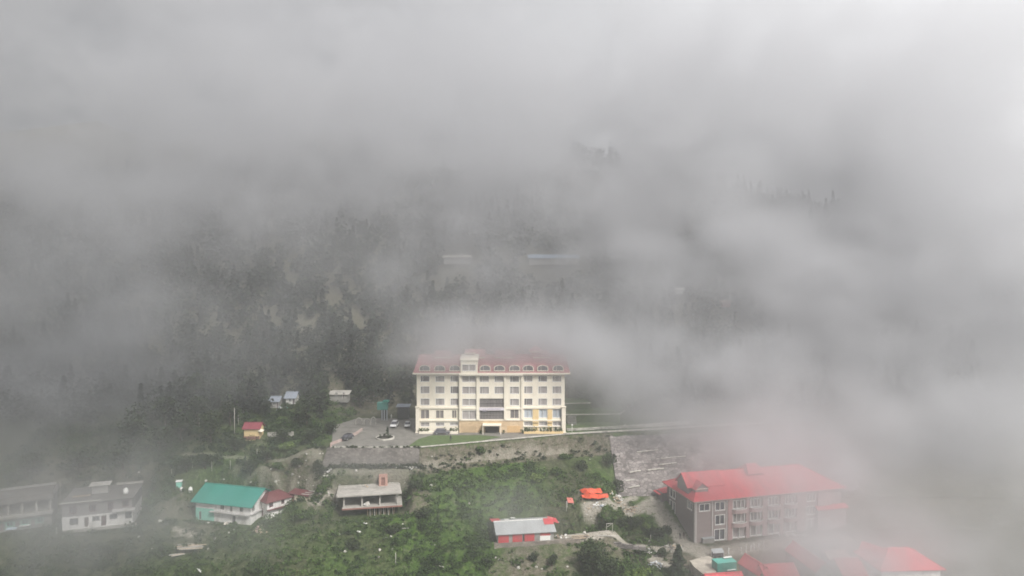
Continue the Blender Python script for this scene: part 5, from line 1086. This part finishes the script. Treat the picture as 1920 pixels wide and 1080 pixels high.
# ------------------------------------------------------------------ people (each a few pixels tall)
def person(p, rot, cloth, label, h=1.68, walk=.18, arm=.15):
    me = bpy.data.meshes.new('person'); o = bpy.data.objects.new('person', me); COL.objects.link(o); o.location = p; o.rotation_euler.z = rot
    J = [(0, 0, .95), (0, 0, 1.18), (0, 0, 1.42), (0, 0, 1.50), (0, .01, 1.60), (0, .02, 1.70),       # 0 pelvis 1 waist 2 chest 3 neck 4 head 5 crown
         (.10, 0, .90), (.11, walk, .50), (.11, walk * .6, .07), (.12, walk * .6 - .16, .03), (-.10, 0, .90), (-.11, -walk * .5, .50), (-.11, -walk, .09), (-.12, -walk - .14, .03),
         (.19, 0, 1.40), (.25, arm * .4, 1.13), (.25, -arm, .90), (.25, -arm - .04, .80), (-.19, 0, 1.40), (-.25, -arm * .3, 1.13), (-.25, arm * .3, .90), (-.25, arm * .3, .80)]
    Ed = [(0, 1), (1, 2), (2, 3), (3, 4), (4, 5), (0, 6), (6, 7), (7, 8), (8, 9), (0, 10), (10, 11), (11, 12), (12, 13), (2, 14), (14, 15), (15, 16), (16, 17), (2, 18), (18, 19), (19, 20), (20, 21)]
    Rd = [.15, .135, .16, .06, .10, .085, .09, .062, .045, .045, .09, .062, .045, .045, .06, .045, .036, .035, .06, .045, .036, .035]
    k = h / 1.78; me.from_pydata([tuple(c * k for c in j) for j in J], Ed, [])
    sm_ = o.modifiers.new('skin', 'SKIN'); o.modifiers.new('smooth', 'SUBSURF').levels = 1
    for v, r_ in zip(me.skin_vertices[0].data if me.skin_vertices else [], Rd): v.radius = (r_ * k, r_ * k * .8)
    if me.skin_vertices: me.skin_vertices[0].data[0].use_root = True
    me.materials.append(cloth); tag(o, label, 'person')
    hb = rock_mb(3, 1); ho = hb.build('hair', DARKMETAL, o, (0, .03 * k, 1.60 * k)); ho.scale = (.22 * k, .23 * k, .19 * k)
    return o
CL1 = mat('dark_clothes', (.035, .035, .04), var=.3, scale=3); CL2 = mat('brown_clothes', (.09, .06, .05), var=.3, scale=3); CL3 = mat('blue_clothes', (.10, .13, .20), var=.3, scale=3)
q_ = atz(845, 828, 0); person((q_.x, q_.y, .06), .3, CL1, 'person in dark clothes standing on the lawn before the hotel', walk=.06)
q_ = ground(1275, 1013); person(q_, 2.4, CL1, 'person in dark clothes walking up the gravel path beside the mauve building', 1.75)
q_ = ground(1282, 1011); person(q_, 2.2, CL2, 'person in brown clothes right behind the walker on the gravel path', 1.7, walk=.1)
q_ = atz(738, 776, .5); person((q_.x, q_.y - 4, gz(q_.x, q_.y - 4)), 3.3, WHITE, 'person in white standing by the low shelter behind the parking', walk=.05)
q_ = ground(460, 866); person(q_, 1.2, CL1, 'person in dark clothes on the lower road left of the stone wall', 1.7, walk=.12)

# ------------------------------------------------------------------ poles
for px, py, top_, arm, lb_ in ((440, 822, 768, True, 'tall pale utility pole left of the small yellow house'), (447, 800, 772, False, 'thin pale pole just behind the tall utility pole'), (374, 803, 785, False, 'thin pale pole among the dark trees far left'),
        (482, 856, 843, False, 'short pale pole below the small yellow house'), (432, 880, 866, False, 'pale pole by the road above the teal roof, right one'), (397, 884, 869, False, 'pale pole by the road above the teal roof, middle one'),
        (361, 878, 867, False, 'pale pole by the road above the teal roof, left one'), (322, 892, 880, False, 'faint pale pole half hidden in fog left of the road poles'), (113, 930, 905, False, 'faint pole on the roof side between the two left houses'), (742, 1062, 1038, False, 'thin pale stake on the lower green slope'), (1062, 962, 945, False, 'thin pale pole beside the faded red sheet'), (1220, 1014, 1003, False, 'short white stake by the dark bush at the path')):
    q_ = ground(px, py); d = q_.y; post('utility_pole' if arm else 'pole', q_, (py - top_) * d / FPX * 1.05, .11 if arm else .07, LCONC if arm else ROCK, lb_, 'pole', arm=arm)

# ------------------------------------------------------------------ boulders
rocks = [rock_mb(s, .6 + .1 * s).build('boulder', m_) for s, m_ in ((1, ROCK), (2, DROCK), (3, ROCK), (4, ROCK))]
usedr = [False] * 4; rr = random.Random(5)
bpts = [(808, 912), (759, 910), (810, 860), (1250, 845), (1106, 862), (1046, 980), (600, 928), (616, 927), (578, 927), (843, 994), (880, 945), (1180, 1065), (1064, 1063), (668, 884), (562, 882), (551, 873), (523, 903), (508, 880), (548, 893), (574, 868), (420, 905), (386, 902),
        (636, 1004), (724, 1010), (733, 1008), (890, 1020), (735, 1030), (710, 1046), (712, 1032), (647, 1037), (1006, 1064), (430, 1000), (438, 994), (260, 1007), (300, 979), (314, 985), (310, 975), (285, 1030), (390, 1030), (260, 888), (238, 905), (560, 912), (575, 902), (930, 1047), (936, 1050), (1218, 1015), (1096, 1000)]
for px, py in bpts + [(rr.uniform(380, 1180), rr.uniform(955, 1075)) for _ in range(9)] + [(rr.uniform(470, 640), rr.uniform(845, 920)) for _ in range(14)]:
    q_ = ground(px, py); k = rr.choice((0, 0, 2, 3, 1)); o = rocks[k] if not usedr[k] else rocks[k].copy()
    if usedr[k]: COL.objects.link(o)
    usedr[k] = True; s = rr.uniform(.3, .75); o.location = (q_.x, q_.y, q_.z - .05); o.scale = (s * rr.uniform(.8, 1.4), s, s); o.rotation_euler.z = rr.random() * 6
    tag(o, 'grey boulder lying on the open hillside' if k == 1 else 'pale boulder lying on the open hillside', 'boulder', 'grey boulders on the hillside' if k == 1 else 'pale boulders on the hillside')

# ------------------------------------------------------------------ vegetation
conifer(ground(1272, 1079), 6.6, 2.7, 2200, .34, 'dark green conifer beside the stony rubble at the lower edge', seed=3)
tree(ground(1112, 1080), 7.2, 3.4, 2400, .36, 'd', 'large dark bushy tree below the timber stack', trunk=.15, lumps=11, seed=4)
tree(ground(1150, 1078), 3.4, 2.6, 1100, .32, 'd', 'low dark spreading tree right of the large bushy tree', trunk=.1, lumps=8, seed=5)
for k, (px, py, r, h, n, m_, lb_) in enumerate(((664, 1027, 1.7, 2.7, 700, 'd', 'round dark bush alone on the lower green slope'), (1232, 1008, 2.1, 2.5, 900, 'd', 'big dark grey green bush by the gravel path'), (1252, 1003, 1.2, 1.9, 400, 'd', 'smaller dark bush touching the big one by the gravel path'),
        (1165, 985, 2.4, 2.2, 900, 'd', 'left one of the dark bushes on the bank under the debris'), (1190, 990, 2.3, 2.4, 900, 'd', 'right one of the dark bushes on the bank under the debris'), (1142, 980, 1.7, 1.7, 500, 'm', 'lower bush left of the dark bank bushes'), (1212, 992, 1.5, 1.6, 500, 'l', 'bright green bush at the right end of the bank'),
        (1210, 1079, 2.6, 1.2, 900, 'l', 'bright yellow green bush at the lower edge left of the conifer'), (1180, 1082, 2.0, 1.0, 600, 'l', 'second bright yellow green bush, left of the first at the lower edge'), (740, 1000, 1.9, 2.2, 600, 'd', 'dark bush under the right end of the concrete frame'), (790, 970, 2.2, 2.0, 600, 'd', 'dark bush right of the concrete frame'), (785, 915, 2.2, 2.0, 600, 'd', 'dark bush above right of the concrete frame'),
        (1005, 905, 2.2, 1.8, 600, 'l', 'bright bush in the middle of the green slope under the hotel'), (1240, 1045, 1.2, 2.2, 400, 'd', 'thin dark bush between the rubble and the conifer'), (880, 915, 1.6, 1.8, 500, 'm', 'rounded bush left of the bright slope bush'), (1138, 870, 2.6, 2.5, 700, 'd', 'dark bush at the upper left corner of the embankment'), (1160, 925, 2.0, 3.0, 800, 'd', 'tall dark bush at the lower left edge of the embankment'), (1090, 880, 2.0, 2.2, 600, 'd', 'dark bush above the orange tents'), (1060, 860, 1.8, 2.0, 500, 'm', 'bush left of the dark bush above the orange tents'),
        (900, 851, 1.6, 1.8, 450, 'm', 'bush standing by the slope path below the hotel lawn'), (560, 880, 1.8, 2.6, 500, 'd', 'dark grey bush above the dark red annex'), (520, 880, 1.3, 1.6, 350, 'm', 'olive bush left of the dark grey bush'), (540, 842, 2.6, 2.2, 700, 'l', 'yellowish green bush right below the small yellow house'), (1035, 1062, 1.2, 2.6, 400, 'd', 'upright dark bush against the brown rubble wall'), (1003, 1052, 1.2, 2.0, 400, 'd', 'dark bush left of the upright bush at the rubble wall'))):
    q_ = ground(px, py); shrub((q_.x, q_.y, q_.z - .1), r, h, n, .34, m_, lb_, name='bush', cat='bush', seed=40 + k)
VIEWS = [(498, 566, 735, 790, 216), (612, 660, 732, 765, 222), (822, 892, 470, 505, 288), (984, 1095, 470, 505, 290), (1262, 1290, 530, 560, 262), (1345, 1380, 555, 585, 258), (700, 770, 745, 800, 206), (448, 506, 785, 825, 186)]
def before(p, h, m=6):
    a, b = pix(p); c, d = pix((p[0], p[1], p[2] + h)); return any(x0 - m < a < x1 + m and d < y1 and b > y0 and p[1] < Y for x0, x1, y0, y1, Y in VIEWS)
tp = [(395, 830, 9, 3.6), (372, 800, 9, 3.4), (432, 800, 8, 3.0), (415, 770, 10, 3.6), (366, 760, 10, 3.6), (462, 770, 9, 3.2), (505, 800, 7, 3.0), (548, 812, 7, 3.0), (575, 800, 8, 3.2), (600, 775, 9, 3.4), (640, 770, 9, 3.2), (565, 775, 8, 3.2), (675, 765, 8, 3.0), (700, 745, 9, 3.2), (480, 750, 9, 3.4),
      (590, 745, 9, 3.4), (740, 735, 9, 3.2), (760, 762, 6, 1.8), (530, 830, 4, 2.6), (585, 830, 4, 2.6), (440, 845, 4, 2.6), (385, 880, 4, 2.4), (350, 885, 4, 2.4), (470, 890, 3, 2.2), (500, 865, 3, 2.0), (620, 815, 4, 2.4), (340, 830, 8, 3.4), (310, 800, 9, 3.6), (300, 850, 7, 3), (250, 830, 9, 3.6), (60, 900, 7, 3.2), (150, 890, 7, 3.2), (230, 880, 7, 3.0), (1090, 755, 8, 3.2), (1130, 760, 8, 3.2), (1065, 745, 9, 3.4)]
tpro = [tree((0, 0, 0), 9, 3.3, 620, .6, 'd', 'x', trunk=.18, lumps=9, seed=60 + k) for k in range(3)]; ut = [0, 0, 0]
for i, (px, py, h, r) in enumerate(tp):
    if before(ground(px, py), h): continue
    k = i % 3; o = tpro[k] if not ut[k] else copy_tree(tpro[k]); ut[k] = 1; q_ = ground(px, py); o.location = (q_.x, q_.y, q_.z - .2); o.scale = (r / 3.3, r / 3.3, h / 9); o.rotation_euler.z = rr.random() * 6
    tag(o, 'dark leafy tree standing among others on the hillside around the hotel', 'tree', 'dark trees around the hotel')
# ground cover of the open slope: low bushes and tall weeds nobody could count
def scatter(n, box, cond, seed):
    g_ = np.random.default_rng(seed); x = g_.uniform(box[0], box[1], n); y = g_.uniform(box[2], box[3], n); k = cond(x, y, g_); return x[k], y[k]
def grid_at(A, x, y): 
    i = np.clip(np.searchsorted(gx, x), 0, nx - 1); j = np.clip(np.searchsorted(gy, y), 0, ny - 1); return A[j, i]
FOOT = []       # places that stay clear: the buildings
for o in bpy.data.objects:
    if o.parent is None and o.type == 'EMPTY' and any(w_ in o.name for w_ in ('house', 'hotel', 'block', 'unfinished', 'shed', 'annex', 'hut', 'cottage', 'container', 'wing', 'lean_to', 'hutch')):
        mn, mx = Vector((1e9,) * 3), Vector((-1e9,) * 3)
        Mo = Matrix.Translation(o.location) @ Matrix.Rotation(o.rotation_euler.z, 4, 'Z')
        for ch in o.children:
            for c in ch.bound_box:
                c = Vector(c); mn = Vector(map(min, mn, c)); mx = Vector(map(max, mx, c))
        FOOT.append((Mo.inverted(), mn, mx))
def clear(x, y, m=.8):
    k = np.ones(x.shape, bool)
    for M, mn, mx in FOOT:
        lx = M[0][0] * x + M[0][1] * y + M[0][3]; ly = M[1][0] * x + M[1][1] * y + M[1][3]
        k &= ~((lx > mn.x - m) & (lx < mx.x + m) & (ly > mn.y - m) & (ly < mx.y + m))
    return k
def open_slope(x, y, g_):
    e = edge(x); k = (y < np.where((x > -48) & (x < 27), e - .2, 400)) & clear(x, y)
    k &= grid_at(grav, x, y) < .3; k &= g_.random(len(x)) > grid_at(bare, x, y) * .85
    k &= ~((x > 27) & (y > 172.5) & (y < e + 2)); k &= ~((x > 36) & (y > 118) & (y < 176) & (g_.random(len(x)) > .12)); k &= ~((x < -22) & (x > -49) & (y > 168.5))
    k &= ~((x > -50) & (x < 45) & (y > e - .3) & (y < 210))
    return k
VL, TL = [], []
def cover(n, box, cond, seed, rlo, rhi, q_lo, q_hi, size, hk=.55, tshift=0.):
    x, y = scatter(n, box, cond, seed); z = height(x, y); g_ = np.random.default_rng(seed + 1)
    for xi, yi, zi in zip(x, y, z):
        r = g_.uniform(rlo, rhi) * (1 + .6 * (g_.random() > .88)); k = int(g_.uniform(q_lo, q_hi) * r * r) + 8
        V, ti = leaves((xi, yi, zi + r * hk * .35), (r, r * .9, r * hk), k, size, 4, g_, up=.5, hollow=.5); VL.append(V); TL.append(np.clip(ti + tshift - .30 * float(sstep(-45, -75, xi)) + .16 * (g_.random() - .5) + 1.1 * float(fbm(np.array([xi / 9 + 30]), np.array([yi / 9]), 3)[0]), 0, 1))  # leaf tint darkened towards the left, standing in for shade
cover(5200, (-112, 40, 134, 176), open_slope, 100, .45, 1.1, 26, 40, .34)
cover(330, (-112, 40, 134, 176), open_slope, 106, 1.3, 2.2, 34, 46, .4, .6)
cover(2600, (-130, -40, 160, 226), open_slope, 102, .6, 1.6, 22, 32, .40, .7, -.12)
o = np_quads('undergrowth', np.concatenate(VL), LEAF_M, np.concatenate(TL)); tag(o, 'tangle of low green bushes and weeds over the open slope', 'undergrowth', kind='stuff')
VL, TL = [], []
def emb_slope(x, y, g_): return (y > edge(x) - 12) & (y < edge(x) - .6) & ((x < 27) | (g_.random(len(x)) < .22)) & (x > -23) & ((y > edge(x) - 5) | (x > 27)) & (g_.random(len(x)) < .75)
x, y = scatter(3600, (-23, 90, 165, 206), emb_slope, 110); g_ = np.random.default_rng(111)
for xi, yi in zip(x, y):
    zi = gz(xi, yi)
    if xi > 27: k = min(max((edge(xi) - .7 - yi) / 12, 0), 1); zi = Vector(top(xi)).lerp(Vector(bot(xi)), k).z
    r = g_.uniform(.4, .95); V, ti = leaves((xi, yi, zi + r * .3), (r, r * .8, r * .65), int(34 * r * r) + 10, .34, 4, g_, up=.4); VL.append(V); TL.append(np.clip(ti * .8 + .25 * (g_.random() - .3), 0, 1))
for k_ in range(170):
    xi = g_.uniform(-50, -23); tp_ = g_.random() < .35; yi = g_.uniform(171.6, 172.3) if tp_ else g_.uniform(169.4, 170.5); zi = -.1 if tp_ else gz(xi, yi)
    r = g_.uniform(.3, .55) if tp_ else g_.uniform(.5, 1.25); V, ti = leaves((xi, yi, zi + r * .35), (r * 1.2, r * .7, r * .75), int(34 * r * r) + 10, .32, 4, g_, up=.4); VL.append(V); TL.append(np.clip(ti * .8 + .1, 0, 1))
o = np_quads('bank_scrub', np.concatenate(VL), LEAF_D, np.concatenate(TL)); tag(o, 'greyish scrub growing on the bank under the hotel road', 'scrub', kind='stuff')
# forest of the mountain, one mass
VL, TL = [], []; fg = np.random.default_rng(120)
NF = 9500; fx = fg.uniform(-300, 260, NF); fy = 174 + 237 * fg.random(NF) ** 1.15
k = clear(fx, fy, 2.5) & (height(fx, fy) > 1.5) & (np.abs(fx) < fy * .86) & (fy < 372) & ~((fx > 12) & (fx < 36) & (fy < 214)) & ((fy > 197) | (fx < -80)) & (fg.random(NF) < .70 + .75 * np.clip(fbm(fx / 28, fy / 28, 3) * 2 + .4, 0, 1)) & ~((fx > -48) & (fx < 14) & (fy < 210))
fx, fy = fx[k], fy[k]; fz = height(fx, fy)
for xi, yi, zi in zip(fx, fy, fz):
    if before((xi, yi, zi), 9): continue
    h = fg.uniform(5, 11); r = h * fg.uniform(.28, .42)
    if fg.random() < .2:
        n = 110; lv = fg.random(n) ** .8; a = fg.random(n) * 6.283; rad = (1 - lv) * r * .75 * fg.random(n) ** .4; P = np.stack([xi + rad * np.cos(a), yi + rad * np.sin(a), zi + h * .1 + lv * h * 1.1], -1); V = leaf_quads(P, 1.0, fg, .5); ti = np.clip(.25 + .2 * fg.normal(size=n), 0, 1)
    else: V, ti = leaves((xi, yi, zi + h * .42), (r * 1.25, r * 1.25, h * .46), 130 if yi < 250 else 64, .85 if yi < 250 else 1.4, 7, fg); ti = np.clip(ti + .35 * (fg.random() - .5), 0, 1)
    VL.append(V); TL.append(ti)
o = np_quads('mountain_forest', np.concatenate(VL), leaf_mat('forest_leaves', (.007, .011, .007), (.026, .036, .018)), np.concatenate(TL)); tag(o, 'dark forest that covers the mountain behind the hotel and fades into fog', 'forest', kind='stuff')

# ------------------------------------------------------------------ air: thin even haze, and the drifting fog banks (real volumes)
def volmat(name, color, density, aniso):
    m = bpy.data.materials.new(name); m.use_nodes = True; nt = m.node_tree; nt.nodes.clear()
    o = nt.nodes.new('ShaderNodeOutputMaterial'); p = nt.nodes.new('ShaderNodeVolumePrincipled'); p.inputs['Color'].default_value = (*color, 1); p.inputs['Density'].default_value = density; p.inputs['Anisotropy'].default_value = aniso
    nt.links.new(p.outputs[0], o.inputs['Volume']); return m
HAZE = True
if HAZE:
    mb = MB(); mb.box(-320, 320, -40, 480, -130, 240); tag(mb.build('haze', volmat('haze_air', (.92, .93, .96), .0009, .3)), 'thin even grey haze filling the valley air', 'haze', kind='stuff')
fogm = volmat('fog_air', (.90, .905, .925), 1.0, .45)
vd = bpy.data.volumes.new('fog_bank'); vo = bpy.data.objects.new('fog_bank', vd); COL.objects.link(vo); tag(vo, 'drifting grey white fog banks over the mountain and the village', 'fog', kind='stuff')
ng = bpy.data.node_groups.new('fog_bank', 'GeometryNodeTree'); ng.interface.new_socket('Geometry', in_out='OUTPUT', socket_type='NodeSocketGeometry')
N_, L_ = ng.nodes.new, ng.links.new
go, vc, sm = N_('NodeGroupOutput'), N_('GeometryNodeVolumeCube'), N_('GeometryNodeSetMaterial'); sm.inputs['Material'].default_value = fogm
FMIN, FMAX = (-270, 46, -45), (250, 430, 175); VOX = 3.1
vc.inputs['Min'].default_value = FMIN; vc.inputs['Max'].default_value = FMAX
for a_, i in zip('XYZ', range(3)): vc.inputs['Resolution ' + a_].default_value = int((FMAX[i] - FMIN[i]) / VOX)
pos = N_('GeometryNodeInputPosition').outputs[0]
def M_(op, a, b=None, c=None):
    n = N_('ShaderNodeMath'); n.operation = op
    for i, v in enumerate((a, b, c)):
        if v is None: continue
        if isinstance(v, (int, float)): n.inputs[i].default_value = v
        else: L_(v, n.inputs[i])
    return n.outputs[0]
def V_(op, a, b=None, out=0):
    n = N_('ShaderNodeVectorMath'); n.operation = op
    for i, v in enumerate((a, b)):
        if v is None: continue
        if isinstance(v, (tuple, list, Vector)): n.inputs[i].default_value = tuple(v)
        else: L_(v, n.inputs[i])
    return n.outputs[out]
def noise_(vec, scale, detail, rough=.55, col=False):
    n = N_('ShaderNodeTexNoise'); n.inputs['Scale'].default_value = scale; n.inputs['Detail'].default_value = detail; n.inputs['Roughness'].default_value = rough; L_(vec, n.inputs['Vector']); return n.outputs['Color' if col else 'Fac']
def mapr(v, a, b, c=0., d=1., smooth=True):
    n = N_('ShaderNodeMapRange'); n.interpolation_type = 'SMOOTHSTEP' if smooth else 'LINEAR'; L_(v, n.inputs[0])
    for i, q in zip((1, 2, 3, 4), (a, b, c, d)): n.inputs[i].default_value = q
    return n.outputs[0]
wv = V_('SUBTRACT', noise_(V_('MULTIPLY', pos, (1, 1, 1.4)), .022, 3, .5, True), (.5, .5, .5))
wp = V_('ADD', pos, V_('MULTIPLY', wv, (30, 28, 20)))
SEP = N_('ShaderNodeSeparateXYZ'); L_(pos, SEP.inputs[0])
#   fog banks: where they hang (pixel and distance), half size in metres (across, along, up), optical depth through the middle
BANKS = [
    # far bank over the mountain
    (960, 150, 330, 260, 60, 40, 1.3), (300, 300, 290, 90, 50, 45, .7), (1300, 400, 320, 90, 45, 40, 1.5), (1750, 420, 300, 90, 60, 60, 2.2), (700, 380, 300, 70, 40, 26, 1.1), (940, 300, 330, 30, 30, 22, .8), (1230, 370, 290, 26, 30, 20, 1.7),
    # left side, with two overhead banks added out of view to shade it
    (90, 560, 225, 48, 40, 34, 1.3), (250, 640, 215, 26, 30, 24, .8), (60, 820, 185, 40, 22, 14, 1.0), (290, 850, 182, 13, 14, 6, .8), (20, 950, 148, 16, 8, 9, 1.2), (170, 985, 142, 22, 9, 9, .75), (90, 730, 196, 52, 9, 11, .7), (700, 600, 208, 40, 9, 24, .25), ('w', (-85, 95, 128), 0, 66, 38, 20, 5.0), ('w', (-185, 215, 152), 0, 70, 42, 13, 2.6), (1040, 520, 255, 32, 20, 20, 1.1),
    # in front of the hotel roof and to its right
    (930, 630, 185, 19, 6, 5.0, 1.3), (940, 664, 185.5, 23, 4, 3.9, 1.9), (1030, 672, 181, 12, 5, 3.8, .7), (1060, 640, 185, 14, 10, 7, .8), (1240, 700, 203, 28, 20, 18, 2.2), (1150, 750, 196, 12, 8, 7, .8), (1420, 640, 255, 44, 28, 30, 2.2), (1700, 640, 240, 55, 34, 36, 2.6), (1250, 690, 196, 24, 9, 9, 1.2), (1480, 520, 235, 46, 18, 24, 1.4), (1760, 600, 208, 46, 14, 28, 2.0), (1870, 1040, 131, 17, 7, 9, 1.0), (640, 130, 395, 230, 26, 26, 1.6), (470, 650, 202, 42, 8, 20, .12), (1290, 480, 232, 15, 10, 9, 1.0), (1850, 300, 230, 60, 50, 50, 1.6),
    # lower right
    (1570, 905, 151, 26, 6, 13, .95), (1370, 896, 152, 14, 6, 5, .55), (1490, 350, 335, 42, 18, 16, 1.4), (960, 485, 262, 34, 10, 8, .7), (1830, 880, 160, 17, 12, 15, 1.6), (1740, 800, 194, 32, 12, 16, 1.8), (1440, 790, 184, 26, 8, 9, 1.2), (1280, 790, 181, 16, 7, 5, .6), (1830, 1000, 140, 20, 12, 14, 1.6), (1590, 1045, 126, 18, 7, 6, 1.3), (1320, 880, 158, 9, 6, 5, .45), 
    # thin scarves over the slope
    (930, 960, 145, 13, 6, 5, .28), (480, 1000, 145, 16, 6, 6, .18), (640, 870, 165, 20, 6, 6, .25),
]
tot = None
for px, py, Y, sx, sy_, sz, tau in BANKS:
    c = py if px == 'w' else at(px, py, Y); amp = tau / (2.2 * sy_)
    d = V_('MULTIPLY', V_('SUBTRACT', wp, c), (1 / sx, 1 / sy_, 1 / sz)); e2 = V_('DOT_PRODUCT', d, d, 1)
    g_ = M_('MULTIPLY', M_('EXPONENT', M_('MULTIPLY', e2, -.8)), amp)
    tot = g_ if tot is None else M_('ADD', tot, g_)
far = M_('MULTIPLY', M_('MULTIPLY', mapr(SEP.outputs['Y'], 212, 300), .0155), mapr(SEP.outputs['X'], -210, -50, .55, 1)); tot = M_('ADD', tot, far)
HOLES = [(1375, 395, 290, 13, 110, 10, .93), (1115, 485, 240, 6, 60, 8, .9), (1085, 315, 320, 20, 60, 9, .75), (470, 515, 240, 12, 50, 7, .75), (620, 560, 240, 18, 50, 9, .7), (690, 700, 215, 16, 30, 9, .8), (1260, 580, 240, 10, 40, 7, .6), (400, 780, 195, 12, 20, 10, .85), (1590, 925, 165, 7, 20, 5, .6)]
for px, py, Y, sx, sy_, sz, k in HOLES:
    d = V_('MULTIPLY', V_('SUBTRACT', wp, at(px, py, Y)), (1 / sx, 1 / sy_, 1 / sz)); tot = M_('MULTIPLY', tot, M_('SUBTRACT', 1, M_('MULTIPLY', M_('EXPONENT', M_('MULTIPLY', V_('DOT_PRODUCT', d, d, 1), -.8)), k)))
n1 = mapr(noise_(V_('MULTIPLY', wp, (1, 1, 1.25)), .024, 6, .6), .38, .64, .18, 1.8)
fade = M_('MULTIPLY', mapr(SEP.outputs['Z'], FMAX[2] - 25, FMAX[2] - 2, 1, 0), M_('MULTIPLY', mapr(SEP.outputs['Y'], FMIN[1], FMIN[1] + 20), M_('MULTIPLY', mapr(SEP.outputs['X'], FMIN[0], FMIN[0] + 20), mapr(SEP.outputs['X'], FMAX[0] - 20, FMAX[0], 1, 0))))
n2 = mapr(noise_(V_('MULTIPLY', wp, (1, 1, 1.1)), .065, 4, .65), .32, .68, .5, 1.45)
n2 = M_('MULTIPLY', n2, mapr(noise_(wp, .14, 3, .6), .32, .68, .72, 1.28))
dens = M_('MULTIPLY', M_('MULTIPLY', M_('MULTIPLY', tot, n1), n2), fade)
dens = M_('MAXIMUM', M_('SUBTRACT', dens, .0004), 0)
L_(dens, vc.inputs['Density']); L_(vc.outputs[0], sm.inputs[0]); L_(sm.outputs[0], go.inputs[0])
vo.modifiers.new('fog', 'NODES').node_group = ng
